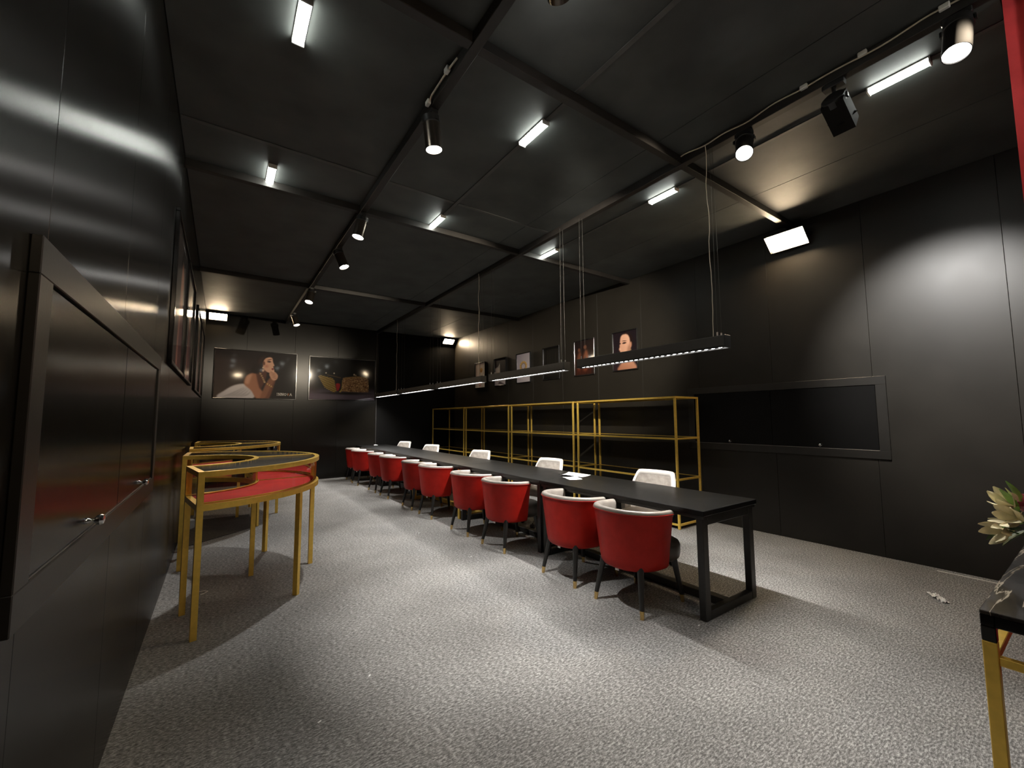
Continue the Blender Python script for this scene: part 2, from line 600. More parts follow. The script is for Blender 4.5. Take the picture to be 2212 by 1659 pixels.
# ------------------------------------------------------------------ poster painting
def smooth_poly(pts, n=8):
    pts = np.array(pts, float)
    m = len(pts)
    out = []
    for i in range(m):
        p0, p1, p2, p3 = pts[(i - 1) % m], pts[i], pts[(i + 1) % m], pts[(i + 2) % m]
        for k in range(n):
            t = k / n
            out.append(0.5 * ((2 * p1) + (-p0 + p2) * t + (2 * p0 - 5 * p1 + 4 * p2 - p3) * t * t + (-p0 + 3 * p1 - 3 * p2 + p3) * t ** 3))
    return np.array(out)


class Paint:
    """tiny raster painter for flat prints; colours in sRGB 0-1, coordinates 0-1 (y up), x scaled by aspect"""

    def __init__(self, w, h):
        self.w, self.h = w, h
        self.asp = w / h
        self.im = np.zeros((h, w, 3))
        self.X, self.Y = np.meshgrid((np.arange(w) + 0.5) / w, (np.arange(h) + 0.5) / h)

    def bg(self, c00, c10, c01, c11):
        X, Y = self.X[..., None], self.Y[..., None]
        c = [np.array(q) for q in (c00, c10, c01, c11)]
        self.im = (c[0] * (1 - X) + c[1] * X) * (1 - Y) + (c[2] * (1 - X) + c[3] * X) * Y

    def blur(self, m, r):
        for _ in range(3):
            for ax in (0, 1):
                k = max(1, int(round(r)))
                p = np.pad(m, [(k, k) if a == ax else (0, 0) for a in (0, 1)], mode='edge')
                cs = np.cumsum(p, axis=ax)
                cs = np.concatenate([np.zeros_like(np.take(cs, [0], ax)), cs], axis=ax)
                nn = m.shape[ax]
                w = 2 * k + 1
                m = (np.take(cs, range(w, w + nn), ax) - np.take(cs, range(0, nn), ax)) / w
        return m

    def mask(self, poly):
        poly = np.asarray(poly)
        m = np.zeros((self.h, self.w), bool)
        x, y = self.X, self.Y
        j = len(poly) - 1
        for i in range(len(poly)):
            xi, yi = poly[i]
            xj, yj = poly[j]
            if yi != yj:
                m ^= ((yi > y) != (yj > y)) & (x < (xj - xi) * (y - yi) / (yj - yi) + xi)
            j = i
        return m.astype(float)

    def put(self, m, col, alpha=1.0):
        m = np.clip(m * alpha, 0, 1)[..., None]
        self.im = self.im * (1 - m) + np.array(col) * m

    def shape(self, pts, col, soft=0.0, alpha=1.0, curve=True, grad=None):
        p = smooth_poly(pts) if curve else pts
        m = self.mask(p)
        if soft:
            m = self.blur(m, soft)
        if grad is not None:
            (gx, gy), c2 = grad
            t = np.clip(self.X * gx + self.Y * gy, 0, 1)[..., None]
            col = np.array(col) * (1 - t) + np.array(c2) * t
            mm = np.clip(m * alpha, 0, 1)[..., None]
            self.im = self.im * (1 - mm) + col * mm
        else:
            self.put(m, col, alpha)

    def ell(self, cx, cy, rx, ry, col, soft=0.35, alpha=1.0, rot=0.0):
        dx, dy = (self.X - cx) * self.asp, self.Y - cy
        u = dx * math.cos(rot) + dy * math.sin(rot)
        v = -dx * math.sin(rot) + dy * math.cos(rot)
        d = np.sqrt((u / rx) ** 2 + (v / ry) ** 2)
        m = np.clip((1 - d) / max(soft, 1e-3), 0, 1)
        self.put(m, col, alpha)

    def linear(self):
        c = np.clip(self.im, 0, 1)
        return np.where(c <= 0.04045, c / 12.92, ((c + 0.055) / 1.055) ** 2.4)


def letters(P, text, x, y, h, col, gap=0.28):
    """small serif capitals drawn as strokes"""
    asp = P.asp
    st = 0.16
    G = {
        'I': (0.42, [((0.21, 0), (0.21, 1))], [(0.21, 0), (0.21, 1)]),
        'N': (0.85, [((0.12, 0), (0.12, 1)), ((0.12, 1), (0.74, 0)), ((0.74, 0), (0.74, 1))], [(0.12, 0), (0.12, 1), (0.74, 1)]),
        'O': (0.92, 'O', []),
        'V': (0.80, [((0.10, 1), (0.40, 0)), ((0.40, 0), (0.72, 1))], []),
        'A': (0.90, [((0.08, 0), (0.45, 1)), ((0.45, 1), (0.82, 0)), ((0.24, 0.35), (0.66, 0.35))], [(0.08, 0), (0.82, 0)]),
    }
    for ch in text:
        w, strokes, serifs = G[ch]
        if strokes == 'O':
            dx, dy = (P.X - x) * asp / h - w / 2, (P.Y - y) / h - 0.5
            d = np.sqrt((dx / 0.44) ** 2 + (dy / 0.53) ** 2)
            P.put(((d < 1.0) & (d > 0.66)).astype(float), col)
        else:
            for k, ((ax, ay), (bx, by)) in enumerate(strokes):
                px, py = (P.X - x) * asp / h, (P.Y - y) / h
                L2 = (bx - ax) ** 2 + (by - ay) ** 2
                t = np.clip(((px - ax) * (bx - ax) + (py - ay) * (by - ay)) / L2, 0, 1)
                d = np.hypot(px - ax - t * (bx - ax), py - ay - t * (by - ay))
                c2 = (0.86, 0.46, 0.16) if (ch == 'V' and k == 1) else col
                P.put(np.clip((st * 0.46 - d) / 0.05 + 0.5, 0, 1), c2)
            for sx, sy in serifs:
                px, py = (P.X - x) * asp / h, (P.Y - y) / h
                P.put(((abs(px - sx) < 0.17) & (abs(py - sy) < 0.06)).astype(float), col)
        x += (w + gap * 0.75) * h / asp


SK, SKD, SKL = (0.74, 0.52, 0.41), (0.42, 0.26, 0.19), (0.90, 0.71, 0.60)


def paint_lady(w=330, h=220):
    P = Paint(w, h)
    P.bg((0.30, 0.25, 0.22), (0.07, 0.045, 0.05), (0.17, 0.13, 0.13), (0.10, 0.065, 0.07))
    P.ell(0.20, 0.90, 0.6, 0.12, (0.10, 0.075, 0.075), 0.8, 0.6)
    # white dress
    P.shape([(0.05, 0.0), (0.13, 0.16), (0.24, 0.27), (0.36, 0.30), (0.44, 0.20), (0.46, 0.0)], (0.76, 0.73, 0.74), 2, grad=((0.2, 1.6), (0.90, 0.87, 0.86)))
    for k in range(5):
        P.shape([(0.10 + k * 0.05, 0.02), (0.20 + k * 0.05, 0.10), (0.34 + k * 0.03, 0.22), (0.33 + k * 0.03, 0.20), (0.2 + k * 0.05, 0.07)], (0.47, 0.44, 0.45), 2, 0.5)
    # back, shoulder and upper arm
    P.shape([(0.35, 0.30), (0.37, 0.46), (0.43, 0.53), (0.49, 0.54), (0.53, 0.44), (0.55, 0.22), (0.60, 0.10), (0.57, 0.0), (0.50, 0.0), (0.44, 0.16)],
            SK, 2, grad=((0.9, 0.35), (0.58, 0.38, 0.28)))
    P.shape([(0.36, 0.33), (0.38, 0.47), (0.44, 0.52), (0.42, 0.38), (0.40, 0.30)], SKL, 3, 0.5)
    # chest shadow, neck
    P.shape([(0.49, 0.53), (0.50, 0.68), (0.60, 0.62), (0.62, 0.50), (0.58, 0.28), (0.54, 0.22)], (0.36, 0.22, 0.17), 2)
    # far forearm
    P.shape([(0.60, 0.02), (0.66, 0.30), (0.70, 0.46), (0.74, 0.44), (0.71, 0.24), (0.66, 0.0)], (0.45, 0.28, 0.21), 2)
    # near forearm
    P.shape([(0.55, 0.0), (0.59, 0.22), (0.64, 0.40), (0.70, 0.50), (0.73, 0.44), (0.68, 0.26), (0.63, 0.06), (0.60, 0.0)], (0.62, 0.42, 0.31), 2, grad=((0.5, 0.2), SKD))
    # hair
    P.shape([(0.455, 0.54), (0.43, 0.62), (0.455, 0.70), (0.485, 0.74), (0.495, 0.85), (0.55, 0.94), (0.63, 0.96), (0.70, 0.91), (0.715, 0.80), (0.66, 0.84), (0.585, 0.74), (0.565, 0.60), (0.52, 0.54)],
            (0.13, 0.085, 0.075), 2)
    P.shape([(0.50, 0.72), (0.53, 0.86), (0.60, 0.92), (0.58, 0.85), (0.54, 0.76)], (0.30, 0.20, 0.17), 4, 0.5)
    # face profile, looking right
    P.shape([(0.575, 0.80), (0.60, 0.87), (0.65, 0.90), (0.685, 0.88), (0.695, 0.80), (0.715, 0.72), (0.70, 0.70), (0.708, 0.66), (0.70, 0.63), (0.69, 0.585), (0.65, 0.56), (0.60, 0.60), (0.57, 0.68)],
            SK, 1.2, grad=((1.0, 0.2), SKL))
    P.ell(0.645, 0.80, 0.05, 0.022, (0.16, 0.09, 0.09), 0.7, 0.95)      # eye shadow
    P.ell(0.648, 0.845, 0.06, 0.010, (0.22, 0.12, 0.10), 0.6, 0.9, rot=0.3)
    P.ell(0.615, 0.70, 0.06, 0.05, (0.70, 0.36, 0.30), 0.9, 0.35)
    P.ell(0.695, 0.645, 0.030, 0.020, (0.45, 0.07, 0.08), 0.4, 0.95)    # lips
    P.shape([(0.575, 0.72), (0.565, 0.78), (0.585, 0.80), (0.595, 0.74)], SKD, 1)
    P.ell(0.572, 0.665, 0.022, 0.028, (0.85, 0.74, 0.62), 0.5)          # earring
    P.ell(0.574, 0.605, 0.030, 0.036, (0.80, 0.66, 0.54), 0.5)
    for k in range(16):                                                  # necklace
        a = k / 15
        P.ell(0.535 + 0.06 * a + 0.02 * math.sin(a * 3), 0.55 - 0.20 * math.sin(a * 1.7), 0.024, 0.020, (0.72, 0.60, 0.45) if k % 2 else (0.45, 0.32, 0.22), 0.5)
    # folded hands under the chin
    P.shape([(0.655, 0.50), (0.66, 0.58), (0.70, 0.60), (0.74, 0.565), (0.765, 0.50), (0.75, 0.42), (0.70, 0.40)], (0.68, 0.47, 0.36), 1.2, grad=((0.7, 0.3), SKL))
    for k in range(4):
        P.ell(0.70 + 0.008 * k, 0.56 - 0.037 * k, 0.075, 0.007, SKD, 0.8, 0.75, rot=-0.35)
    P.shape([(0.69, 0.58), (0.70, 0.635), (0.715, 0.63), (0.71, 0.57)], SKL, 1)
    for k in range(7):                                                   # bracelet
        P.ell(0.625 + 0.012 * k, 0.325 - 0.012 * k, 0.020, 0.024, (0.80, 0.64, 0.42) if k % 2 else (0.52, 0.36, 0.22), 0.5)
    letters(P, 'INNOVA', 0.755, 0.07, 0.052, (0.93, 0.91, 0.88))
    return P


def paint_purses(w=330, h=220):
    P = Paint(w, h)
    P.bg((0.36, 0.31, 0.36), (0.40, 0.35, 0.40), (0.02, 0.016, 0.016), (0.012, 0.01, 0.01))
    m = np.clip((P.Y - 0.20) / 0.16, 0, 1)
    P.put(m, (0.016, 0.013, 0.013))
    P.ell(0.06, 0.40, 0.2, 0.3, (0.20, 0.13, 0.08), 0.9, 0.7)
    P.put(P.blur(np.clip(1 - abs(P.Y - 0.05) / 0.15, 0, 1), 4), (0.46, 0.41, 0.46), 0.7)
    P.ell(0.55, 0.16, 0.75, 0.05, (0.10, 0.075, 0.07), 0.8, 0.9)
    # quilted gold clutch, open
    P.shape([(0.12, 0.55), (0.15, 0.58), (0.33, 0.52), (0.38, 0.44), (0.41, 0.22), (0.36, 0.17), (0.22, 0.28)], (0.55, 0.43, 0.13), 1, curve=False, grad=((0.7, -0.6), (0.72, 0.60, 0.25)))
    clip = P.mask([(0.12, 0.55), (0.15, 0.58), (0.33, 0.52), (0.38, 0.44), (0.41, 0.22), (0.36, 0.17), (0.22, 0.28)])
    u = (P.X * 1.5 + P.Y * 1.0) * 26
    v = (P.X * 1.2 - P.Y * 1.9) * 12
    P.put(clip * (np.abs(u % 1 - 0.5) < 0.2), (0.20, 0.13, 0.03), 0.9)
    P.put(clip * (np.abs(v % 1 - 0.5) < 0.12), (0.87, 0.78, 0.45), 0.6)
    P.shape([(0.37, 0.46), (0.40, 0.23), (0.43, 0.20), (0.47, 0.28), (0.46, 0.48), (0.42, 0.54)], (0.06, 0.02, 0.02), 1)
    P.shape([(0.385, 0.38), (0.405, 0.22), (0.435, 0.24), (0.45, 0.38)], (0.60, 0.05, 0.06), 1)
    P.shape([(0.44, 0.20), (0.47, 0.27), (0.48, 0.48), (0.49, 0.44), (0.485, 0.25), (0.46, 0.18)], (0.70, 0.58, 0.26), 1)
    for x0, x1, y0, y1 in ((0.25, 0.34, 0.60, 0.58), (0.34, 0.46, 0.58, 0.54)):
        P.shape([(x0, y0), (x1, y1), (x1, y1 - 0.02), (x0, y0 - 0.02)], (0.40, 0.30, 0.16), 1, curve=False)
    for x in (0.235, 0.355):
        P.ell(x, 0.635, 0.022, 0.024, (0.80, 0.76, 0.66), 0.5)
    # beaded clutch
    body = [(0.49, 0.50), (0.52, 0.545), (0.70, 0.575), (0.86, 0.56), (0.895, 0.50), (0.90, 0.24), (0.86, 0.20), (0.52, 0.20), (0.485, 0.26)]
    P.shape(body, (0.56, 0.41, 0.26), 1)
    clip = P.mask(smooth_poly(body))
    nz = P.blur(rng.random((h, w)), 1)
    nz = (nz - nz.min()) / (nz.max() - nz.min())
    P.put(clip * np.clip((nz - 0.5) * 5, 0, 1), (0.86, 0.70, 0.50), 0.75)
    P.put(clip * np.clip((0.45 - nz) * 5, 0, 1), (0.30, 0.17, 0.09), 0.8)
    P.shape([(0.50, 0.53), (0.70, 0.59), (0.87, 0.565), (0.86, 0.545), (0.70, 0.565), (0.51, 0.51)], (0.58, 0.44, 0.24), 1)
    P.ell(0.665, 0.625, 0.028, 0.030, (0.82, 0.74, 0.60), 0.5)
    P.ell(0.69, 0.61, 0.022, 0.024, (0.72, 0.62, 0.46), 0.5)
    return P


def paint_face(w=90, h=116):
    P = Paint(w, h)
    P.bg((0.15, 0.10, 0.12), (0.12, 0.08, 0.10), (0.10, 0.065, 0.085), (0.09, 0.06, 0.08))
    P.shape([(0.20, 0.0), (0.28, 0.14), (0.42, 0.26), (0.48, 0.40), (0.74, 0.40), (0.80, 0.24), (0.92, 0.12), (0.95, 0.0)], (0.60, 0.38, 0.28), 1.5, grad=((0.3, 0.9), SKL))
    P.shape([(0.34, 0.90), (0.55, 0.97), (0.74, 0.93), (0.84, 0.78), (0.82, 0.62), (0.66, 0.66), (0.50, 0.86)], (0.12, 0.07, 0.06), 1.2)
    P.shape([(0.30, 0.72), (0.36, 0.90), (0.56, 0.93), (0.70, 0.84), (0.74, 0.62), (0.72, 0.46), (0.56, 0.32), (0.42, 0.31), (0.33, 0.40), (0.30, 0.50), (0.25, 0.55), (0.29, 0.62)],
            SK, 1.2, grad=((0.6, 0.35), SKL))
    P.shape([(0.56, 0.34), (0.72, 0.48), (0.75, 0.64), (0.66, 0.6), (0.60, 0.46)], SKD, 3, 0.55)
    P.ell(0.49, 0.70, 0.085, 0.028, (0.10, 0.05, 0.05), 0.6)
    P.ell(0.31, 0.70, 0.035, 0.024, (0.14, 0.07, 0.07), 0.6)
    P.ell(0.49, 0.755, 0.10, 0.012, (0.16, 0.08, 0.07), 0.6, rot=-0.1)
    P.ell(0.37, 0.425, 0.070, 0.026, (0.48, 0.10, 0.11), 0.4)
    P.ell(0.32, 0.55, 0.03, 0.06, SKL, 0.8, 0.5)
    P.shape([(0.72, 0.58), (0.71, 0.68), (0.78, 0.70), (0.80, 0.62), (0.75, 0.54)], SK, 1)
    P.ell(0.755, 0.50, 0.022, 0.03, (0.55, 0.45, 0.3), 0.5)
    return P


def paint_dance(w=90, h=116):
    P = Paint(w, h)
    P.bg((0.20, 0.10, 0.07), (0.16, 0.09, 0.07), (0.09, 0.06, 0.065), (0.16, 0.12, 0.11))
    P.shape([(0.10, 0.25), (0.14, 0.55), (0.26, 0.70), (0.36, 0.60), (0.34, 0.30), (0.24, 0.12)], (0.42, 0.25, 0.18), 3)
    P.ell(0.24, 0.74, 0.07, 0.07, (0.40, 0.25, 0.18), 0.5)
    P.shape([(0.42, 0.18), (0.46, 0.52), (0.58, 0.72), (0.70, 0.62), (0.72, 0.30), (0.60, 0.10)], (0.52, 0.30, 0.20), 3)
    P.ell(0.56, 0.80, 0.08, 0.08, (0.46, 0.29, 0.21), 0.5)
    for k in range(6):
        x = 0.12 + 0.13 * k
        P.shape([(x, 0.04), (x + 0.02, 0.3), (x + 0.07, 0.3), (x + 0.06, 0.04)], (0.36, 0.12, 0.07), 2, 0.6)
    return P


def paint_slats(w=80, h=104):
    P = Paint(w, h)
    P.bg(*([(0.035, 0.032, 0.03)] * 4))
    for k in range(9):
        x = 0.09 + 0.102 * k
        m = np.clip(1 - abs(P.X - x) / 0.016, 0, 1) * (P.Y > 0.1) * (P.Y < 0.94)
        P.put(m, (0.30, 0.27, 0.23), 0.9)
    return P


def paint_ring(w=80, h=104):
    P = Paint(w, h)
    P.bg((0.70, 0.66, 0.68), (0.74, 0.70, 0.71), (0.64, 0.60, 0.63), (0.68, 0.64, 0.66))
    d = np.hypot((P.X - 0.5) * P.asp / 0.21, (P.Y - 0.56) / 0.18)
    P.put(np.clip(1 - abs(d - 0.8) / 0.25, 0, 1), (0.72, 0.52, 0.20))
    P.put(np.clip(1 - abs(d - 0.55) / 0.10, 0, 1), (0.42, 0.28, 0.10), 0.9)
    for k in range(12):
        a = k * PI / 6
        P.ell(0.5 + 0.19 * math.cos(a) / P.asp, 0.56 + 0.165 * math.sin(a), 0.03, 0.03, (0.86, 0.70, 0.36), 0.6)
    P.ell(0.68, 0.36, 0.2, 0.02, (0.40, 0.36, 0.40), 0.8, 0.7)
    return P


def paint_box(w=80, h=104):
    P = Paint(w, h)
    P.bg((0.12, 0.09, 0.11), (0.10, 0.075, 0.095), (0.10, 0.075, 0.095), (0.09, 0.065, 0.085))
    P.shape([(0.02, 0.0), (0.02, 0.30), (0.98, 0.22), (0.98, 0.0)], (0.74, 0.70, 0.71), 1, curve=False)
    P.shape([(0.06, 0.12), (0.06, 0.66), (0.50, 0.70), (0.50, 0.16)], (0.72, 0.67, 0.63), 1, curve=False, grad=((0.8, 0.3), (0.86, 0.81, 0.77)))
    P.shape([(0.06, 0.66), (0.36, 0.72), (0.48, 0.86), (0.50, 0.70)], (0.80, 0.77, 0.74), 1, curve=False)
    P.ell(0.30, 0.42, 0.10, 0.09, (0.70, 0.48, 0.25), 0.6)
    P.ell(0.66, 0.30, 0.05, 0.05, (0.85, 0.78, 0.68), 0.5)
    P.shape([(0.45, 0.14), (0.9, 0.02), (0.9, 0.0), (0.3, 0.06)], (0.25, 0.2, 0.22), 1, 0.8, curve=False)
    return P


def paint_scarf(w=80, h=104):
    P = Paint(w, h)
    P.bg((0.84, 0.80, 0.79), (0.88, 0.84, 0.82), (0.76, 0.69, 0.65), (0.82, 0.76, 0.72))
    for k in range(5):
        P.shape([(0.08 + 0.1 * k, 0.30), (0.10 + 0.1 * k, 0.92), (0.14 + 0.1 * k, 0.92), (0.13 + 0.1 * k, 0.30)], (0.56, 0.48, 0.45), 1, 0.5)
    P.ell(0.62, 0.70, 0.14, 0.12, (0.75, 0.56, 0.30), 0.5)
    P.ell(0.62, 0.66, 0.06, 0.06, (0.60, 0.40, 0.22), 0.5)
    d = np.hypot((P.X - 0.48) * P.asp / 0.08, (P.Y - 0.14) / 0.09)
    P.put(np.clip(1 - abs(d - 0.8) / 0.3, 0, 1), (0.72, 0.22, 0.16))
    return P


def paint_tall(seed, w=120, h=116):
    P = Paint(w, h)
    r = random.Random(seed)
    P.bg((0.15, 0.11, 0.12), (0.11, 0.08, 0.09), (0.20, 0.17, 0.16), (0.13, 0.10, 0.10))
    dx = 0.1 * r.random()
    P.shape([(0.30 + dx, 0.0), (0.30 + dx, 0.35), (0.38 + dx, 0.55), (0.62 + dx, 0.55), (0.72 + dx, 0.3), (0.75, 0.0)], (0.42, 0.22, 0.24), 2)
    P.shape([(0.42 + dx, 0.5), (0.40 + dx, 0.72), (0.50 + dx, 0.84), (0.62 + dx, 0.74), (0.60 + dx, 0.5)], (0.68, 0.46, 0.38), 2)
    P.shape([(0.36 + dx, 0.6), (0.38 + dx, 0.84), (0.52 + dx, 0.93), (0.66 + dx, 0.82), (0.68 + dx, 0.6), (0.6 + dx, 0.78), (0.45 + dx, 0.8)], (0.12, 0.08, 0.07), 2)
    P.shape([(0.30 + dx, 0.02), (0.36 + dx, 0.30), (0.46 + dx, 0.44), (0.42 + dx, 0.2), (0.40 + dx, 0.0)], (0.72, 0.48, 0.42), 2)
    return P


def framed(name, label, cat, P, wall, u0, u1, z0, z1, fw=0.022, depth=0.028, group=None, top_clip=None):
    """framed print flat on a wall. wall: 'far','right','left'; u along the wall as seen by a viewer facing it"""
    W, H = abs(u1 - u0), z1 - z0
    uc = (u0 + u1) / 2
    t = thing(name, label, cat, (0, 0, 0), 0, group)
    if wall == 'far':
        t.location = (uc, YF, z0)
        t.rotation_euler = (0, 0, 0)
    elif wall == 'right':
        t.location = (XR, uc, z0)
        t.rotation_euler = (0, 0, -PI / 2)
    else:
        t.location = (XL, uc, z0)
        t.rotation_euler = (0, 0, PI / 2)
    # local: x right, z up, -y toward the viewer
    for a, b, c, d in ((-W / 2, W / 2, H - fw, H), (-W / 2, W / 2, 0, fw), (-W / 2, -W / 2 + fw, fw, H - fw), (W / 2 - fw, W / 2, fw, H - fw)):
        MB().box(a, b, -depth, -0.0005, c, d, 0.004).build('frame_rail', M['frame'], t)
    im = P.linear()
    h, w = im.shape[:2]
    xs = np.linspace(-W / 2 + fw, W / 2 - fw, w)
    zs = np.linspace(fw, H - fw, h)
    XX, ZZ = np.meshgrid(xs, zs)
    vv = np.stack([XX, np.full_like(XX, -depth * 0.5), ZZ], -1).reshape(-1, 3)
    ii = np.arange(h * w).reshape(h, w)
    q = np.stack([ii[:-1, :-1], ii[:-1, 1:], ii[1:, 1:], ii[1:, :-1]], -1).reshape(-1, 4)
    me = bpy.data.meshes.new('print')
    me.vertices.add(len(vv))
    me.vertices.foreach_set('co', vv.astype(np.float32).ravel())
    me.loops.add(q.size)
    me.loops.foreach_set('vertex_index', q.astype(np.int32).ravel())
    me.polygons.add(len(q))
    me.polygons.foreach_set('loop_start', np.arange(0, q.size, 4, dtype=np.int32))
    me.update(calc_edges=True)
    at = me.color_attributes.new('print', 'FLOAT_COLOR', 'POINT')
    rgba = np.concatenate([im.reshape(-1, 3), np.ones((h * w, 1))], 1).astype(np.float32)
    at.data.foreach_set('color', rgba.ravel())
    me.materials.append(M['print'])
    o = bpy.data.objects.new('print', me)
    COL.objects.link(o)
    o.parent = t
    MB().box(-W / 2 + fw, W / 2 - fw, -depth * 0.5 + 0.002, -0.001, fw, H - fw).build('backing_board', M['frame'], t)
    return t


framed('framed_poster', 'wide framed poster of a woman in profile with folded hands and white lettering', 'poster',
       paint_lady(), 'far', -0.18, 1.395, 1.845, 2.915)
framed('framed_poster', 'wide framed poster of a quilted gold purse beside a beaded purse', 'poster',
       paint_purses(), 'far', 1.645, 3.20, 1.848, 2.893)
RP = [('portrait framed print of a face with swept-back dark hair and red lips', paint_face),
      ('framed print of two dim amber dancing figures', paint_dance),
      ('framed print of thin upright stripes on near black', paint_slats),
      ('framed print of a round gold ornament on pale mauve', paint_ring),
      ('framed print of a pale gift box against dark purple', paint_box),
      ('framed print of a pale hanging cloth with a gold disc and small red loop', paint_scarf)]
for k, (lab, fn) in enumerate(RP):
    y0 = 4.30 + 0.945 * k
    framed('framed_print', lab, 'picture', fn(), 'right', y0, y0 + 0.53, 2.168, 2.838, fw=0.02, depth=0.026, group='framed prints above the gold shelves')
LP = [('framed portrait beside the storage hatch, first of four on the display case wall', 3.98),
      ('framed portrait above the curved display cases, second of four from the storage hatch', 5.26),
      ('framed portrait above the curved display cases, third of four from the storage hatch', 7.30),
      ('framed portrait by the corner floodlight, last of four from the storage hatch', 8.58)]
for k, (lab, y0) in enumerate(LP):
    framed('framed_portrait', lab, 'picture', paint_tall(k), 'left', y0, y0 + 1.22, 1.82, 3.03, fw=0.03, depth=0.030, group='framed portraits above the display cases')


# ------------------------------------------------------------------ lights
def aim_matrix(pos, target):
    d = (Vector(target) - Vector(pos)).normalized()
    return d.to_track_quat('-Z', 'Y').to_matrix().to_4x4()


def tube_light(x, y, lab):
    t = thing('tube_light', lab, 'lamp', (x, y, ZC), 0, 'ceiling tube lamps')
    L = 0.31
    MB().box(-0.034, 0.034, -L / 2, L / 2, -0.012, -0.0002, 0.003).build('housing', M['white_plastic'], t)
    for s in (-1, 1):
        MB().cyl((s * 0.018, -L / 2 + 0.006, -0.024), (s * 0.018, L / 2 - 0.006, -0.024), 0.012, n=10).build('tube', M['tube'], t, smooth=True)
        MB().box(-0.034, 0.034, s * L / 2 - 0.005, s * L / 2 + 0.005, -0.038, -0.0002, 0.002).build('end_cap', M['white_plastic'], t)


for r, (x, rl) in enumerate(((0.285, 'row above the display cases'), (1.945, 'middle row between the beams'), (3.615, 'row between table and shelves'))):
    for k, y in enumerate((0.67, 2.48, 4.28)):
        tube_light(x, y, 'twin-tube ceiling lamp, %s, %s from the entrance' % (rl, ORD[k]))


def flood_light(pos, rz, lab, tilt=0.82, k=1.0):
    """wall mounted floodlight; local: +y out of the wall"""
    t = thing('floodlight', lab, 'lamp', pos, rz, 'warm wall floodlights')
    b = MB().box(-0.05, 0.05, 0.0005, 0.02, -0.06, 0.06, 0.004)
    b.build('wall_plate', M['black'], t)
    br = MB()
    for s in (-1, 1):
        br.bar((s * 0.21 * k, 0.02, 0.0), (s * 0.21 * k, 0.10, 0.0), 0.012, 0.03)
    br.bar((-0.216 * k, 0.02, 0), (0.216 * k, 0.02, 0), 0.012, 0.03)
    br.build('bracket', M['black'], t)
    c, s_ = math.cos(tilt), math.sin(tilt)

    def rot(y, z):
        return (0.10 + (y * c + z * s_) * k, (-y * s_ + z * c) * k)
    body = MB()
    P = []
    for dx, dy, hw, hh in ((0, -0.05, 0.15, 0.07), (0, 0.0, 0.19, 0.10), (0, 0.055, 0.20, 0.11)):
        row = []
        for a, bq in ((-1, -1), (1, -1), (1, 1), (-1, 1), (-1, -1)):
            yy, zz = rot(dy, bq * hh)
            row.append((a * hw * k, yy, zz))
        P.append(row)
    body.grid(P)
    body.add(P[0][:4], [(0, 1, 2, 3)])
    body.build('housing', M['black'], t)
    q = []
    for a, bq in ((-1, -1), (1, -1), (1, 1), (-1, 1)):
        yy, zz = rot(0.028, bq * 0.100)
        q.append((a * 0.19 * k, yy, zz))
    q2 = []
    for a, bq in ((-1, -1), (1, -1), (1, 1), (-1, 1)):
        yy, zz = rot(0.022, bq * 0.100)
        q2.append((a * 0.19 * k, yy, zz))
    MB().add(q + q2, [(0, 1, 2, 3), (7, 6, 5, 4), (0, 4, 5, 1), (1, 5, 6, 2), (2, 6, 7, 3), (3, 7, 4, 0)]).build('lens', M['flood'], t)


flood_light((XR, 2.05, 3.48), PI / 2, 'warm floodlight on the wall above the storage hatch near the gold shelves')
flood_light((-0.14, YF, 3.59), PI, 'warm floodlight high on the poster wall in the corner by the framed portraits', k=0.78)
flood_light((5.20, YF, 3.59), PI, 'warm floodlight high on the poster wall in the corner by the gold shelves', k=0.78)
flood_light((0.55, YB, 3.48), 0, 'warm floodlight high on the entrance wall facing the posters', k=0.7)


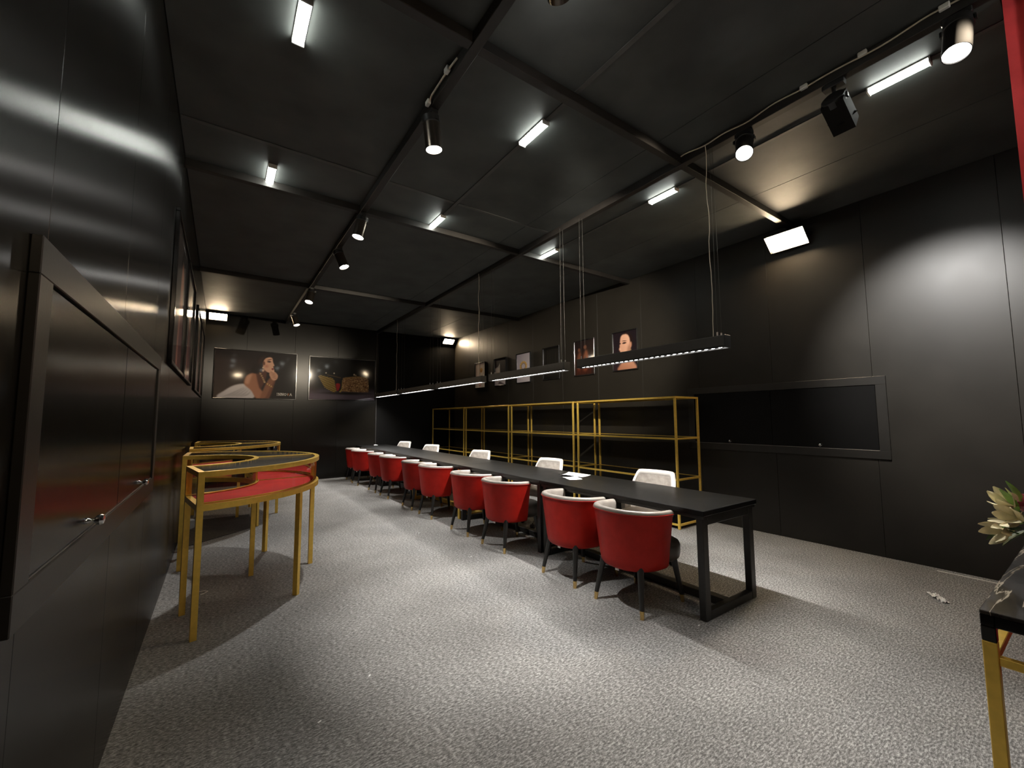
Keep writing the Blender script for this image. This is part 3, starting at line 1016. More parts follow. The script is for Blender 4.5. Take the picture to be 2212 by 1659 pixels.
def spot_light(xb, y, target, lab, watts, lit=True, drop=0.0, size=58, group=None, square=False, color=(1.0, 0.98, 0.95)):
    """track spot clamped under a beam"""
    zb = ZC - BH
    t = thing('track_spotlight', lab, 'spotlight', (xb, y, zb), 0, group)
    MB().box(-0.028, 0.028, -0.06, 0.06, -0.035, -0.0005, 0.004).build('adaptor', M['black'], t)
    MB().cyl((0, 0, -0.035), (0, 0, -0.055 - drop), 0.012, n=10).build('stem', M['black'], t, smooth=True)
    piv = Vector((0, 0, -0.078 - drop))
    wp = Vector((xb, y, zb)) + piv
    A = aim_matrix(wp, target)
    R3 = A.to_3x3()

    def lp(x, yy, z):
        return tuple(piv + R3 @ Vector((x, yy, z)))
    yk = MB()
    for s in (-1, 1):
        yk.bar(lp(s * 0.069, 0, 0.0), tuple(Vector((0, 0, -0.053 - drop)) + R3 @ Vector((s * 0.069, 0, 0)) * 1.0 + Vector((0, 0, 0.0))), 0.008, 0.026)
    yk.bar(tuple(Vector((0, 0, -0.053 - drop)) + R3 @ Vector((-0.071, 0, 0))), tuple(Vector((0, 0, -0.053 - drop)) + R3 @ Vector((0.071, 0, 0))), 0.026, 0.008)
    yk.build('yoke', M['black'], t)
    R, L = 0.060, 0.19

    def lathe_local(prof, n=24):
        rows = []
        for r, z in prof:
            rows.append([lp(r * math.cos(2 * PI * k / n), r * math.sin(2 * PI * k / n), z) for k in range(n + 1)])
        return MB().grid(rows)
    lathe_local([(0.0, 0.05), (R * 0.8, 0.05), (R * 1.08, 0.04), (R * 1.08, -0.005), (R, -0.008)]).build('rear_cap', M['black'], t, smooth=True)
    if square:
        b = MB()
        c8 = [lp(a * 0.062, bq * 0.062, z) for z in (0.03, -L) for a, bq in ((-1, -1), (1, -1), (1, 1), (-1, 1))]
        b.add(c8, [(0, 1, 2, 3), (0, 4, 5, 1), (1, 5, 6, 2), (2, 6, 7, 3), (3, 7, 4, 0)])
        b.build('body', M['spot_dull'], t)
        lathe_local([(0.0, -L + 0.07), (0.055, -L + 0.07)]).build('lens', M['lens'] if lit else M['lens_off'], t)
        lathe_local([(0.055, -L + 0.07), (0.086, -L + 0.068)], 4).build('lens_bezel', M['spot_dull'], t)
    else:
        lathe_local([(R, -0.008), (R, -L), (R * 0.94, -L), (R * 0.94, -L + 0.012)], 28).build('body', M['spot_body'] if group == GL else M['spot_dull'], t, smooth=True)  # right-beam bodies are darker: their backlit shade is put into the colour
        lathe_local([(0.0, -L + 0.010), (R * 0.93, -L + 0.010)]).build('lens', M['lens'] if lit else M['lens_off'], t)
    if watts:
        ld = bpy.data.lights.new('spot_lamp', 'SPOT')
        ld.energy = watts
        ld.spot_size = math.radians(size)
        ld.spot_blend = 0.75
        ld.shadow_soft_size = 0.035
        ld.color = color
        lo = bpy.data.objects.new('spot_lamp', ld)
        COL.objects.link(lo)
        lo.parent = t
        lo.matrix_local = Matrix.Translation(lp(0, 0, -L - 0.03)) @ A
    return t


GL, GR = 'track spots on the beam over the display cases', 'track spots on the beam over the long table'
spot_light(XB1, 2.66, (1.62, 2.75, 0.0), 'lit cylindrical track spotlight with a loose cream cable and connectors', SPOT_W * 1.6, group=GL, size=46)
spot_light(XB1, 4.47, (0.55, 4.45, 0.6), 'lit cylindrical track spotlight at the second cross beam over the curved cases', SPOT_W * 0.7, group=GL)
spot_light(XB1, 5.55, (2.4, 4.7, 0.0), 'lit cylindrical track spotlight between the second and third cross beams', SPOT_W, group=GL)
spot_light(XB1, 7.55, (0.45, 6.7, 0.4), 'lit cylindrical track spotlight at the third cross beam nearer the poster wall', SPOT_W * 0.7, group=GL)
spot_light(XB1, 9.55, (2.1, 8.7, 0.0), 'lit cylindrical track spotlight at the beam end by the poster wall', SPOT_W * 0.8, group=GL)
spot_light(XB1, 1.30, (5.46, 5.3, 2.35), 'lit cylindrical track spotlight turned toward the prints above the gold shelves', SPOT_W * 6.0, group=GL, size=38, color=(1.0, 0.93, 0.80))
spot_light(XB2, -0.55, (1.25, 10.74, 2.3), 'added out-of-view track spotlight that brightens the posters', SPOT_W * 6.5, group=GR, size=20, color=(1.0, 0.86, 0.66))  # lamp added out of view to brighten the posters
spot_light(XB2, 1.49, (1.1, 0.6, 0.3), 'glaring lit track spotlight above the open end of the long table', SPOT_W * 0.75, group=GR)
spot_light(XB2, 0.91, (5.46, 0.82, 2.0), 'square black track spotlight turned toward the bare wall beside the hatch', SPOT_W * 2.6, group=GR, drop=0.06, square=True, size=56)
spot_light(XB2, 0.345, (1.9, 0.5, 0.0), 'lit track spotlight beside the red curtain', SPOT_W * 0.75, group=GR)

# loose cables and connectors along the beams
cb = thing('power_cable', 'cream power cable with connectors along the beam over the display cases', 'cable', (XB1 - BW / 2 - 0.008, 0, ZC - 0.03))
MB().tube([(0, 2.18, 0.0), (-0.012, 2.26, -0.012), (-0.01, 2.36, -0.004), (-0.006, 2.44, 0.004), (-0.012, 2.54, -0.01), (-0.006, 2.62, -0.035)], 0.006).build('cord', M['cream_cable'], cb, smooth=True)
MB().box(-0.028, 0.0, 2.27, 2.32, -0.022, 0.012, 0.004).build('connector', M['white_plastic'], cb)
MB().box(-0.026, 0.0, 2.575, 2.625, -0.045, -0.01, 0.004).build('connector', M['white_plastic'], cb)
cb = thing('power_cable', 'pale power cable looping along the beam over the long table', 'cable', (XB2 - BW / 2 - 0.007, 0, ZC - 0.02))
pts = []
for k in range(40):
    y = 0.30 + k * 0.045
    pts.append((-0.004 - 0.004 * math.sin(k * 0.9), y, -0.004 + 0.014 * math.sin(k * 0.55) * math.sin(k * 0.21)))
MB().tube(pts, 0.005, 6).build('cord', M['cream_cable'], cb, smooth=True)
for y in (0.36, 0.72, 1.04):
    MB().box(-0.022, 0.004, y, y + 0.045, -0.014, 0.016, 0.004).build('connector', M['white_plastic'], cb)


# ------------------------------------------------------------------ pendants
def pendant(y0, lab):
    L, W, H = 1.62, 0.085, 0.095
    zb = 1.93
    t = thing('linear_pendant', lab, 'pendant lamp', (3.17, y0, zb), 0, 'black linear pendants over the long table')
    b = MB()
    b.box(-W / 2, W / 2, 0, L, 0.012, H, 0.003)
    b.build('housing', M['pendant'], t)
    s = MB()
    s.box(-W / 2, -W / 2 + 0.004, 0, L, 0.0, 0.0118)
    s.box(W / 2 - 0.004, W / 2, 0, L, 0.0, 0.0118)
    s.build('edge_lip', M['black'], t)
    for yy in (0, L - 0.004):
        MB().box(-W / 2 - 0.001, W / 2 + 0.001, yy - 0.003, yy + 0.006, -0.0005, H + 0.001, 0.001).build('end_plate', M['black'], t)
    nl = 27
    d = MB()
    n8 = 10
    vs = [(0.017 * math.cos(2 * PI * k / n8), 0.017 * math.sin(2 * PI * k / n8), 0) for k in range(n8)]
    vs += [(0.013 * math.cos(2 * PI * k / n8), 0.013 * math.sin(2 * PI * k / n8), -0.006) for k in range(n8)]
    fs = [(k, n8 + k, n8 + (k + 1) % n8, (k + 1) % n8) for k in range(n8)] + [tuple(range(n8, 2 * n8))[::-1]]
    d.add(vs, fs)
    first = None
    for k in range(nl):
        y = 0.06 + (L - 0.12) * k / (nl - 1)
        if LEDMESH:
            o = bpy.data.objects.new('led_point', LEDMESH[0])
            COL.objects.link(o)
            o.parent = t
        else:
            o = d.build('led_point', M['led'], t)
            LEDMESH.append(o.data)
        o.location = (0, y, 0.0115)
    la = bpy.data.lights.new('led_lamp', 'AREA')
    la.shape = 'RECTANGLE'
    la.size, la.size_y = 0.03, L - 0.1
    la.energy = LED_W
    la.spread = math.radians(118)
    la.color = (1.0, 0.98, 0.95)
    lo = bpy.data.objects.new('led_lamp', la)
    COL.objects.link(lo)
    lo.parent = t
    lo.location = (0, L / 2, 0.002)
    top = ZC - BH - zb
    for yy in (0.06, L - 0.06):
        for s_ in (-1, 1):
            MB().tube([(s_ * 0.03, yy, H), (s_ * 0.022, yy, top)], 0.0014, 6).build('suspension_wire', M['wire'], t, smooth=True)
            MB().cyl((s_ * 0.03, yy, H), (s_ * 0.03, yy, H + 0.03), 0.006, n=8).build('wire_grip', M['steel'], t, smooth=True)
    return t


LEDMESH = []
for k in range(5):
    y0 = 1.66 + 1.82 * k
    t = pendant(y0, 'black linear LED pendant above the tables, %s from the marble console' % ORD[k])
    if k in (0, 2, 4):
        yy = 0.10 if k != 4 else 0.05
        p = []
        top = ZC - BH - 1.93
        for i in range(40):
            f = i / 39
            z = 0.095 + (top - 0.095) * f
            p.append((-0.034 + 0.004 * math.sin(f * 23) + 0.002 * math.sin(f * 61), yy - 0.012 + 0.005 * math.sin(f * 17 + 1), z))
        MB().tube(p, 0.0032, 6).build('power_cord', M['cream_cable'], t, smooth=True)

# ------------------------------------------------------------------ tables
TL = 1.81
TX0, TX1 = 2.755, 3.50


def table(y0, lab, metal):
    t = thing('meeting_table', lab, 'table', ((TX0 + TX1) / 2, y0, 0), 0, 'tables joined into one long row')
    W = TX1 - TX0
    MB().box(-W / 2, W / 2, 0.001, TL - 0.001, 0.712, 0.75, 0.003).build('table_top', M['tabletop'], t)
    a = MB()
    a.box(-W / 2 + 0.012, W / 2 - 0.012, 0.012, TL - 0.012, 0.690, 0.7118)
    a.build('apron', M['blackwood'], t)
    lx = W / 2 - 0.055
    for yy in (0.05, TL - 0.05):
        for s in (-1, 1):
            MB().box(s * lx - 0.032, s * lx + 0.032, yy - 0.026, yy + 0.026, 0.001, 0.690, 0.004).build('leg', metal, t)
        MB().box(-lx + 0.032, lx - 0.032, yy - 0.026, yy + 0.026, 0.001, 0.060, 0.004).build('foot_rail', metal, t)
        MB().box(-lx + 0.032, lx - 0.032, yy - 0.026, yy + 0.026, 0.640, 0.690, 0.004).build('top_rail', metal, t)
    MB().box(-0.035, 0.035, 0.076, TL - 0.076, 0.002, 0.060, 0.004).build('stretcher', metal, t)
    return t


for k in range(5):
    lab = 'black table with a gold metal frame, third of the long row' if k == 2 else \
        'black table on black legs, %s of the long row from the marble console' % ORD[k]
    table(1.665 + TL * k, lab, M['gold'] if k == 2 else M['blackwood'])


# ------------------------------------------------------------------ red tub chairs (face +x)
def arc_shell(A, B, x0, th1, nth, prof, zfun=None):
    """rows of points: for each angle the profile (scale, z)"""
    rows = []
    for i in range(nth + 1):
        th = -th1 + 2 * th1 * i / nth
        row = []
        for s, off, z in prof:
            e = 0.86
            cx = math.copysign(abs(math.cos(th)) ** e, math.cos(th))
            sy = math.copysign(abs(math.sin(th)) ** e, math.sin(th))
            zz = zfun(th, z) if zfun else z
            row.append((x0 - (A * s - off) * cx, (B * s - off) * sy, zz))
        rows.append(row)
    return rows


def make_tub_chair():
    t = thing('tub_chair', 'x', 'chair', group='red tub chairs along the long table')
    A, B, x0 = 0.315, 0.292, -0.01
    TH = math.radians(98)

    def zf(th, z):      # rim dips slightly toward the arms
        k = min(1.0, abs(th) / TH)
        if z > 0.5:
            return z - 0.018 * k ** 2
        return z
    out = [(0.70, 0, 0.292), (0.80, 0, 0.296), (0.845, 0, 0.315), (0.868, 0, 0.36), (0.905, 0, 0.46), (0.945, 0, 0.57), (0.985, 0, 0.675), (1.0, 0, 0.706)]
    rows = arc_shell(A, B, x0, TH, 40, out, zf)
    m = MB().grid(rows)
    # close the front ends of the shell with a strip
    inn = [(0.70, 0.05, 0.292), (0.80, 0.05, 0.30), (0.845, 0.045, 0.315), (0.868, 0.045, 0.36), (0.905, 0.045, 0.46), (0.945, 0.045, 0.57), (0.985, 0.045, 0.675), (1.0, 0.045, 0.706)]
    irows = arc_shell(A, B, x0, TH, 40, inn, zf)
    for i in (0, -1):
        m.grid([rows[i], irows[i]])
    m.build('back_shell', M['red'], t, smooth=True, ang=50)
    # lining with rolled top edge
    lin = [(1.002, -0.002, 0.708), (1.004, -0.002, 0.718), (1.002, 0.003, 0.728), (1.0, 0.013, 0.734), (1.0, 0.026, 0.735), (0.998, 0.040, 0.729), (0.99, 0.050, 0.712), (0.96, 0.050, 0.62), (0.92, 0.050, 0.52), (0.89, 0.050, 0.44)]
    lr = arc_shell(A, B, x0, TH + 0.02, 40, lin, zf)
    l = MB().grid(lr)
    for i in (0, -1):
        l.add(lr[i], [tuple(range(len(lr[i])))])
    l.build('inner_lining', M['taupe'], t, smooth=True, ang=60)
    pr = arc_shell(A, B, x0, TH + 0.01, 44, [(1.003, -0.003, 0.707)], zf)
    MB().tube([r[0] for r in pr], 0.0045, 6).build('piping', M['red'], t, smooth=True)
    # seat cushion
    n = 36
    rows = []
    for s, z in ((0.0, 0.475), (0.55, 0.476), (0.85, 0.470), (0.96, 0.452), (1.0, 0.425), (1.0, 0.37), (0.97, 0.335), (0.90, 0.322), (0.0, 0.32)):
        row = []
        for k in range(n + 1):
            a = 2 * PI * k / n
            ca, sa = math.cos(a), math.sin(a)
            e = 0.62
            row.append((0.045 + 0.265 * s * math.copysign(abs(ca) ** e, ca), 0.25 * s * math.copysign(abs(sa) ** e, sa) * (1 if ca > 0 else 0.92), z))
        rows.append(row)
    MB().grid(rows).build('seat', M['taupe_shaded'], t, smooth=True, ang=60)
    for fx, fy, tx, ty in ((-0.245, 0.215, -0.19, 0.17), (-0.245, -0.215, -0.19, -0.17), (0.245, 0.215, 0.20, 0.18), (0.245, -0.215, 0.20, -0.18)):
        f = 0.10
        mx, my = fx + (tx - fx) * f, fy + (ty - fy) * f
        lg = MB().cyl((mx, my, 0.056), (tx, ty, 0.325), 0.0165, 0.025, 12).build('leg', M['blackwood'], t, smooth=True)
        MB().cyl((fx, fy, 0.0), (mx, my, 0.0555), 0.0135, 0.0168, 12).build('ferrule', M['brass'], lg, smooth=True)
    MB().box(-0.205, -0.203, 0.015, 0.05, 0.255, 0.293).build('care_tag', M['paper'], t)
    return t


tub0 = make_tub_chair()
CH = [(2.695, 2.19, 0.02), (2.70, 2.845, -0.03), (2.705, 3.93, 0.03), (2.70, 4.69, 0.0), (2.70, 5.74, 0.01),
      (2.70, 6.44, -0.03), (2.695, 7.57, 0.01), (2.695, 8.30, 0.0), (2.655, 9.40, 0.02), (2.69, 10.06, 0.0)]
for k, (x, y, rz) in enumerate(CH):
    o = tub0 if k == 0 else copy_tree(tub0)
    o.location = (x, y, 0)
    o.rotation_euler = (0, 0, rz)
    o['label'] = 'red leather tub chair, %s in its row from the marble console end' % ORD[k]


# ------------------------------------------------------------------ beige swivel chairs (built facing +x, turned round)
def make_swivel():
    t = thing('swivel_chair', 'x', 'chair', group='beige swivel chairs along the long table')
    A, B, x0 = 0.235, 0.262, 0.0
    TH = math.radians(112)

    def top(th):
        k = abs(math.degrees(th))
        if k < 46:
            return 0.845
        if k > 84:
            return 0.630
        u = (k - 46) / 38
        u = u * u * (3 - 2 * u)
        return 0.845 - u * 0.215

    def zrel(th, z):
        return 0.40 + (top(th) - 0.40) * z
    lean = 0.03

    def rows_of(prof, nth=44, th=TH):
        rows = arc_shell(A, B, x0, th, nth, prof, zrel)
        return [[(x - lean * max(0, z - 0.45) / 0.4, y, z) for x, y, z in r] for r in rows]
    out = rows_of([(0.80, 0, 0.0), (0.90, 0, 0.08), (0.96, 0, 0.3), (0.99, 0, 0.7), (1.0, 0, 0.95)])
    inn = rows_of([(0.80, 0.03, 0.0), (0.90, 0.035, 0.08), (0.96, 0.038, 0.3), (0.99, 0.036, 0.7), (1.0, 0.032, 0.95)])
    m = MB().grid(out)
    m.build('outer_shell', M['charcoal'], t, smooth=True, ang=60)
    m = MB().grid(inn)
    m.build('back_pad', M['suede'], t, smooth=True, ang=60)
    rim = rows_of([(1.0, -0.003, 0.93), (1.003, -0.004, 0.97), (1.0, 0.006, 1.0), (1.0, 0.022, 1.004), (1.0, 0.034, 0.985), (1.0, 0.038, 0.93), (1.0, 0.035, 0.90)])
    r = MB().grid(rim)
    for i in (0, -1):
        e = MB()
        r.grid([out[i], inn[i]])
        r.add(rim[i], [tuple(range(len(rim[i])))])
    r.build('rim', M['suede_edge'], t, smooth=True, ang=70)
    n = 32
    rows = []
    for s, z in ((0.0, 0.482), (0.6, 0.482), (0.9, 0.474), (1.0, 0.45), (1.0, 0.42), (0.94, 0.40), (0.0, 0.395)):
        row = []
        for k in range(n + 1):
            a = 2 * PI * k / n
            ca, sa = math.cos(a), math.sin(a)
            row.append((0.05 + 0.22 * s * math.copysign(abs(ca) ** 0.6, ca), 0.215 * s * math.copysign(abs(sa) ** 0.6, sa), z))
        rows.append(row)
    MB().grid(rows).build('seat', M['suede'], t, smooth=True, ang=60)
    MB().box(-0.10, 0.12, -0.08, 0.08, 0.365, 0.394, 0.006).build('tilt_plate', M['rubber'], t)
    MB().cyl((0, 0, 0.12), (0, 0, 0.365), 0.022, n=14).build('gas_column', M['chrome'], t, smooth=True)
    MB().lathe([(0.0, 0.13), (0.035, 0.13), (0.042, 0.115), (0.042, 0.085), (0.0, 0.082)], 18).build('hub', M['chrome'], t, smooth=True)
    for k in range(5):
        a = 2 * PI * k / 5 + 0.25
        c, s = math.cos(a), math.sin(a)
        sp = MB().tube([(0.03 * c, 0.03 * s, 0.105), (0.14 * c, 0.14 * s, 0.098), (0.25 * c, 0.25 * s, 0.078), (0.275 * c, 0.275 * s, 0.074)], [0.017, 0.016, 0.013, 0.010], 10).build('star_leg', M['chrome'], t, smooth=True)
        cs = MB()
        px, py = 0.268 * c, 0.268 * s
        for q in (-1, 1):
            cs.cyl((px - s * q * 0.006, py + c * q * 0.006, 0.027), (px - s * q * 0.024, py + c * q * 0.024, 0.027), 0.026, n=16)
        cs.cyl((px, py, 0.05), (px, py, 0.076), 0.007, n=8)
        cs.build('caster', M['rubber'], sp, smooth=True)
    return t


sw0 = make_swivel()
SW = [(3.56, 2.76, 0.10), (3.555, 4.43, 0.16), (3.555, 6.27, 0.30), (3.55, 8.30, 0.36), (3.55, 9.90, 0.33)]
for k, (x, y, rz) in enumerate(SW):
    o = sw0 if k == 0 else copy_tree(sw0)
    o.location = (x, y, 0)
    o.rotation_euler = (0, 0, PI + rz)
    o['label'] = 'beige swivel chair with chrome base, %s in line from the marble console' % ORD[k]


# ------------------------------------------------------------------ gold shelves
def shelf_unit(y0, lab):
    x0, x1, L = 4.735, 5.255, 1.80
    t = thing('shelf_unit', lab, 'shelf', (x0, y0, 0), 0, 'gold framed shelf units along the wall')
    D = x1 - x0
    q = 0.026
    lv = [0.065, 0.62, 1.135, 1.665]
    for x in (0, D - q):
        for y in (0, L - q):
            MB().box(x, x + q, y, y + q, 0.001, lv[-1] - 0.024, 0.002).build('post', M['gold'], t)
    for z in lv:
        a = 0 if z == lv[-1] else q
        for x in (0, D - q):
            MB().box(x, x + q, a, L - a, z - 0.024, z, 0.002).build('long_rail', M['gold'], t)
        for y in (0, L - q):
            MB().box(q, D - q, y, y + q, z - 0.024, z, 0.002).build('end_rail', M['gold'], t)
        MB().box(q, D - q, q, L - q, z - 0.012, z - 0.004).build('shelf_board', M['smoke'], t)
    return t


for k in range(4):
    shelf_unit(3.185 + 1.885 * k, 'open gold metal shelf unit against the wall, %s from the storage hatch' % ORD[k])


# ------------------------------------------------------------------ half-ring display cases
def display_case(c, a0, a1, lab):
    t = thing('display_case', lab, 'display case', (c[0], c[1], 0), 0, 'half-ring gold display cases')
    Ri, Ro, w = 0.555, 1.085, 0.036
    zl0, zl1, zt0, zt1 = 0.805, 0.845, 1.025, 1.06
    O = (0, 0)
    am = (a0 + a1) / 2

    def radial(a, z0, z1, off=0.0):
        ca, sa = math.cos(a), math.sin(a)
        p0 = Vector((ca * (Ri + w), sa * (Ri + w), (z0 + z1) / 2))
        p1 = Vector((ca * (Ro - w), sa * (Ro - w), (z0 + z1) / 2))
        n_ = Vector((-sa, ca, 0)) * off
        return MB().bar(p0 + n_, p1 + n_, w, z1 - z0)
    for nm, z0, z1 in (('lower', zl0, zl1), ('upper', zt0, zt1)):
        MB().arcbar(O, Ro - w, Ro, a0, a1, z0, z1, 48).build(nm + '_outer_rail', M['gold'], t, smooth=True)
        MB().arcbar(O, Ri, Ri + w, a0, a1, z0, z1, 36).build(nm + '_inner_rail', M['gold'], t, smooth=True)
        for a, off in ((a0, w / 2), (am, 0), (a1, -w / 2)):
            radial(a, z0, z1, off).build(nm + '_cross_rail', M['gold'], t)

    def post(a, R, z0, z1, nm, off, ww=w):
        ca, sa = math.cos(a), math.sin(a)
        e = Vector((ca, sa, 0))
        n_ = Vector((-sa, ca, 0))
        p = e * R + n_ * off
        vs = [p + e * i * ww / 2 + n_ * j * ww / 2 + Vector((0, 0, z)) for z in (z0, z1) for i, j in ((-1, -1), (1, -1), (1, 1), (-1, 1))]
        MB().add(vs, [(3, 2, 1, 0), (4, 5, 6, 7), (0, 1, 5, 4), (1, 2, 6, 5), (2, 3, 7, 6), (3, 0, 4, 7)]).build(nm, M['gold'], t)
    for a, off in ((a0, w / 2), (am, 0), (a1, -w / 2)):
        for R in (Ri + w / 2, Ro - w / 2):
            post(a, R, zl1, zt0, 'post', off)
            post(a, R, 0.001, zl0, 'leg', off)
    for f in (0.25, 0.75):
        post(a0 + (a1 - a0) * f, Ro - w / 2, 0.001, zl0, 'leg', 0)
    # thin inner beading round the glass
    for R in (Ri + w + 0.004, Ro - w - 0.004):
        b = MB()
        b.tube([(R * math.cos(a0 + (a1 - a0) * k / 40), R * math.sin(a0 + (a1 - a0) * k / 40), zl1 + 0.006) for k in range(41)], 0.005, 6)
        b.build('beading', M['gold'], t, smooth=True)
    g0 = 0.02
    for b0, b1 in ((a0, am), (am, a1)):
        d = 0.025
        MB().arcbar(O, Ri + w, Ro - w, b0 + d, b1 - d, zl0 + 0.012, zl1 - 0.004, 24).build('velvet_base', M['felt'], t)
        MB().arcbar(O, Ri + w, Ro - w, b0 + d, b1 - d, zt1 - 0.010, zt1 - 0.004, 24).build('top_glass', M['glass'], t)
        for R, nm in ((Ro - w / 2, 'outer_glass'), (Ri + w / 2, 'inner_glass')):
            rows = [[(R * math.cos(b0 + d + (b1 - b0 - 2 * d) * k / 24), R * math.sin(b0 + d + (b1 - b0 - 2 * d) * k / 24), z) for z in (zl1, zt0)] for k in range(25)]
            MB().grid(rows).build(nm, M['glass'], t, smooth=True)
    for a, off in ((a0, w / 2), (a1, -w / 2)):
        ca, sa = math.cos(a), math.sin(a)
        n_ = Vector((-sa, ca, 0)) * off
        q = [Vector((ca * R, sa * R, z)) + n_ for R, z in ((Ri + w, zl1), (Ro - w, zl1), (Ro - w, zt0), (Ri + w, zt0))]
        MB().add(q, [(0, 1, 2, 3)]).build('end_glass', M['glass'], t)
    return t


display_case((-0.295, 4.50), math.radians(-80), math.radians(89), 'half-ring gold and glass display case lined in red, next to the storage hatch')
display_case((-0.33, 7.30), math.radians(-88), math.radians(88), 'half-ring gold and glass display case lined in red, nearer the poster wall')

# ------------------------------------------------------------------ console with flowers, curtain
ct = thing('console_table', 'gold legged console table with black marble top beside the red curtain', 'table', (1.955, -0.62, 0))
CW, CD, CT = 1.15, 0.905, 0.80
MB().box(0, CW, 0, CD, CT - 0.012, CT, 0.002).build('marble_top', M['marble'], ct)
for a, b, c, d in ((0, CW, CD - 0.03, CD), (0, CW, 0, 0.03), (0, 0.03, 0.03, CD - 0.03), (CW - 0.03, CW, 0.03, CD - 0.03)):
    MB().box(a, b, c, d, CT - 0.045, CT - 0.0125, 0.002).build('edge_band', M['smoke'], ct)
for x in (0, CW - 0.032):
    for y in (0, CD - 0.032):
        MB().box(x, x + 0.032, y, y + 0.032, CT - 0.09, CT - 0.0455, 0.002).build('leg_collar', M['smoke'], ct)
        MB().box(x, x + 0.032, y, y + 0.032, 0.001, CT - 0.0905, 0.002).build('leg', M['gold'], ct)
for a, b, c, d in ((0.032, CW - 0.032, CD - 0.028, CD - 0.004), (0.032, CW - 0.032, 0.004, 0.028)):
    MB().box(a, b, c, d, CT - 0.155, CT - 0.130, 0.002).build('lower_rail', M['gold'], ct)
for a, b in ((0.004, 0.028), (CW - 0.028, CW - 0.004)):
    MB().box(a, b, 0.032, CD - 0.032, CT - 0.155, CT - 0.130, 0.002).build('lower_rail', M['gold'], ct)
for x in (0.30, 0.60):
    MB().bar((x, CD - 0.016, CT - 0.13), (x, CD - 0.016, CT - 0.046), 0.02).build('strut', M['gold'], ct)


def petal(c, d, up, L, W, cup, m, name, parent, n=6):
    """a curved petal/leaf with thickness from point c along direction d"""
    d, up = Vector(d).normalized(), Vector(up)
    s = d.cross(up).normalized()
    u = s.cross(d).normalized()
    top, bot = [], []
    for i in range(n + 1):
        f = i / n
        w = W * (math.sin(PI * min(1, f * 0.92 + 0.06)) ** 0.75)
        row, row2 = [], []
        for j in (-1, -0.5, 0, 0.5, 1):
            p = Vector(c) + d * L * f + s * w * 0.5 * j + u * (cup * L * f * f + 0.18 * w * j * j)
            row.append(p)
            row2.append(p - u * 0.0016)
        top.append(row)
        bot.append(row2)
    mb = MB().grid(top).grid([r[::-1] for r in bot])
    return mb.build(name, m, parent, smooth=True, ang=70)


fv = thing('flower_arrangement', 'vase of cream lilies and a mauve rose on the marble console', 'flowers', (2.60, 0.165, 0.80))
MB().lathe([(0.0, 0.001), (0.045, 0.001), (0.055, 0.02), (0.060, 0.06), (0.048, 0.10), (0.042, 0.115), (0.048, 0.125), (0.040, 0.122), (0.036, 0.10), (0.0, 0.09)], 24).build('vase', M['vase'], fv, smooth=True)


def lily(c, d, s=1.0):
    d = Vector(d).normalized()
    b = MB().cyl(Vector((0, 0, 0.11)), Vector(c), 0.003, n=6).build('stem', M['leaf_dark'], fv, smooth=True)
    u = Vector((0, 0, 1)) if abs(d.z) < 0.9 else Vector((1, 0, 0))
    s1 = d.cross(u).normalized()
    s2 = d.cross(s1)
    for k in range(6):
        a = 2 * PI * k / 6 + 0.3 * (k % 2)
        r = (s1 * math.cos(a) + s2 * math.sin(a))
        petal(c, d * 0.75 + r * (0.75 if k % 2 else 0.55), -d + r * 0.2, 0.085 * s, 0.036 * s, -0.25, M['cream_petal'], 'petal', fv)


def rose(c, R=0.05):
    c = Vector(c)
    for ring, (nr, rad, hgt, tilt) in enumerate(((3, 0.25, 0.95, 0.1), (5, 0.5, 0.9, 0.3), (6, 0.8, 0.75, 0.55), (7, 1.0, 0.6, 0.9))):
        for k in range(nr):
            a = 2 * PI * k / nr + ring * 0.5
            r = Vector((math.cos(a), math.sin(a), 0))
            petal(c + r * R * rad * 0.35 - Vector((0, 0, R * 0.3)), Vector((0, 0, hgt)) + r * tilt, -r, R * 1.25, R * 1.05, -0.2, M['mauve_petal'], 'rose_petal', fv)


lily((-0.085, 0.075, 0.205), (-0.9, 0.35, 0.25))
lily((-0.05, 0.11, 0.15), (-0.8, 0.5, -0.15))
lily((-0.03, 0.09, 0.24), (-0.5, 0.4, 0.6))
lily((0.05, 0.10, 0.14), (-0.2, 0.9, 0.0), 0.9)
rose((0.02, 0.045, 0.235), 0.060)
rose((0.10, -0.06, 0.25), 0.055)
for c, d, L, W, m in (((-0.03, 0.08, 0.22), (-0.35, 0.25, 0.9), 0.11, 0.035, 'leaf'), ((0.0, 0.07, 0.25), (-0.2, 0.2, 0.8), 0.10, 0.03, 'leaf'),
                      ((-0.03, 0.05, 0.16), (-0.4, 0.6, -0.4), 0.11, 0.045, 'leaf_dark'), ((0.04, 0.08, 0.15), (0.1, 0.8, -0.4), 0.12, 0.05, 'leaf_dark'),
                      ((0.0, 0.06, 0.18), (-0.7, 0.3, 0.05), 0.13, 0.045, 'leaf'), ((0.06, 0.0, 0.2), (0.7, 0.2, 0.5), 0.13, 0.04, 'leaf')):
    petal(c, d, (0.3, -0.2, 1), L, W, -0.15, M[m], 'leaf', fv)

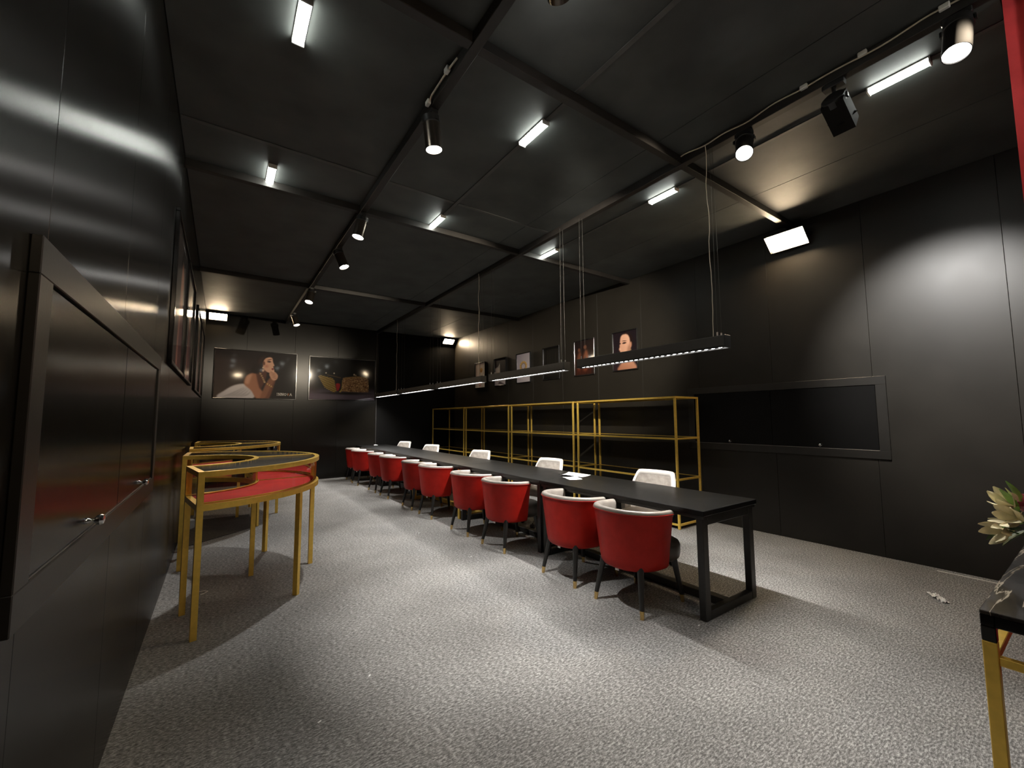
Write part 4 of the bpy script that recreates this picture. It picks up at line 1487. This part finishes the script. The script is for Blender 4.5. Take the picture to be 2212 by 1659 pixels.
rc = MB()
front, back = [], []
for k in range(90):
    f = k / 89
    y = 0.196 - 1.35 * f
    x = 3.40 + 0.035 * math.sin(f * 60) * min(1, f * 12) + 0.02 * math.sin(f * 23)
    rw, rb = [], []
    for z in (0.02, 1.2, 2.4, 3.0, ZC - 0.004):
        g2 = 1 - 0.35 * (z / ZC)
        rw.append((3.40 + (x - 3.40) * g2, y, z))
        rb.append((3.40 + (x - 3.40) * g2 + 0.012, y, z))
    front.append(rw)
    back.append(rb[::-1])
rc.grid(front).grid(back)
rc.grid([front[0], back[0][::-1]])
rc.grid([front[-1], back[-1][::-1]])
tag(rc.build('curtain', M['curtain'], None, smooth=True, ang=60), 'red floor-length curtain hanging beside the marble console', 'curtain')

# ------------------------------------------------------------------ small things
def sheet(cx, cy, z, w, h, rz, curl, lab):
    rows = []
    for i in range(9):
        u = -w / 2 + w * i / 8
        row = []
        for j in range(7):
            v = -h / 2 + h * j / 6
            zz = z + 0.001 + curl * (abs(u) / (w / 2)) ** 2 * (0.5 + 0.5 * v / h)
            row.append((cx + u * math.cos(rz) - v * math.sin(rz), cy + u * math.sin(rz) + v * math.cos(rz), zz))
        rows.append(row)
    low = [[(x, y, zq - 0.0008) for x, y, zq in r][::-1] for r in rows]
    m = MB().grid(rows).grid(low)
    tag(m.build('paper_sheet', M['paper'], None, smooth=True), lab, 'paper', 'papers on the long table')


sheet(3.30, 3.53, 0.7505, 0.21, 0.297, 0.25, 0.022, 'white paper sheet with a raised edge lying at the table joint')
sheet(3.12, 3.37, 0.7505, 0.15, 0.21, -0.35, 0.008, 'smaller white paper sheet lying flat by the table joint')
sheet(3.13, 10.45, 0.7505, 0.10, 0.14, 0.2, 0.02, 'small white paper at the poster wall end of the long table')

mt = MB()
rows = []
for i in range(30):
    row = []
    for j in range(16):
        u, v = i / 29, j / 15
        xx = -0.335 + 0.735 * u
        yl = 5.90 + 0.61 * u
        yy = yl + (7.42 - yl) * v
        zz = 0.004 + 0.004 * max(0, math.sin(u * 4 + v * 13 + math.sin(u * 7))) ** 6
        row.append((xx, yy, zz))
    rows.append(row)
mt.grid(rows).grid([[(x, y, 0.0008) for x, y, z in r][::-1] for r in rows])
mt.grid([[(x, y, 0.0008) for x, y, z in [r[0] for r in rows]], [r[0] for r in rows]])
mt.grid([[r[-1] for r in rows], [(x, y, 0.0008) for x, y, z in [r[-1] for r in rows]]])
tag(mt.build('dark_floor_sheet', M['mat'], None, smooth=True), 'dark wrinkled sheet under the far display case', 'mat')  # dark sheet with small raised ripples, lying on the floor

# litter on the carpet
lt = thing('plastic_wrapper', 'crumpled clear plastic wrapper on the carpet before the bare wall', 'litter', (4.575, 0.875, 0.0), 0.6)
for (px, py, s) in ((-0.05, 0.0, 0.05), (0.03, 0.01, 0.06)):
    rows = []
    for i in range(9):
        rows.append([(px + s * (i / 8 - 0.5) * 1.6, py + s * (j / 6 - 0.5), 0.002 + random.random() * 0.022) for j in range(7)])
    MB().grid(rows).build('fold', M['white_plastic'], lt)
bits = [(0.724, 2.425, 'beside the first display case leg'), (0.432, 2.205, 'on the open carpet before the display case'), (2.05, 4.976, 'behind the fourth red chair'),
        (2.14, 3.83, 'behind the third red chair'), (2.70, 1.70, 'beside the open end table leg'), (3.02, 1.98, 'under the open end of the long table')]
for x, y, w_ in bits:
    b = MB().box(-0.009, 0.009, -0.004, 0.004, 0.0005, 0.003, 0.001).build('paper_scrap', M['paper'])
    b.location = (x, y, 0)
    b.rotation_euler = (0, 0, random.random() * 3)
    tag(b, 'tiny white paper scrap %s' % w_, 'scrap', 'scraps on the carpet')
ring = MB().tube([(0, 0, 0.004), (0.03, 0.02, 0.006), (0.07, 0.025, 0.006), (0.10, 0.0, 0.006), (0.08, -0.03, 0.005), (0.05, -0.05, 0.004)], 0.003, 6).build('cable_tie', M['white_plastic'], smooth=True)
ring.location = (-0.13, 4.33, 0)
tag(ring, 'bent white cable tie on the carpet between the display case legs', 'cable tie')
sk = thing('wall_socket', 'white socket low on the wall behind the display cases', 'socket', (XL, 6.87, 0.02))
MB().box(0.0005, 0.012, -0.045, 0.045, 0.0, 0.12, 0.003).build('plate', M['white_plastic'], sk)
MB().cyl((0.012, 0, 0.06), (0.014, 0, 0.06), 0.02, n=14).build('outlet', M['rubber'], sk)
st = MB().box(5.36, 5.375, 0.20, 1.02, 0.0005, 0.004, 0.001).build('edge_strip', M['white_plastic'])
tag(st, 'thin white strip on the carpet along the foot of the bare wall', 'strip')
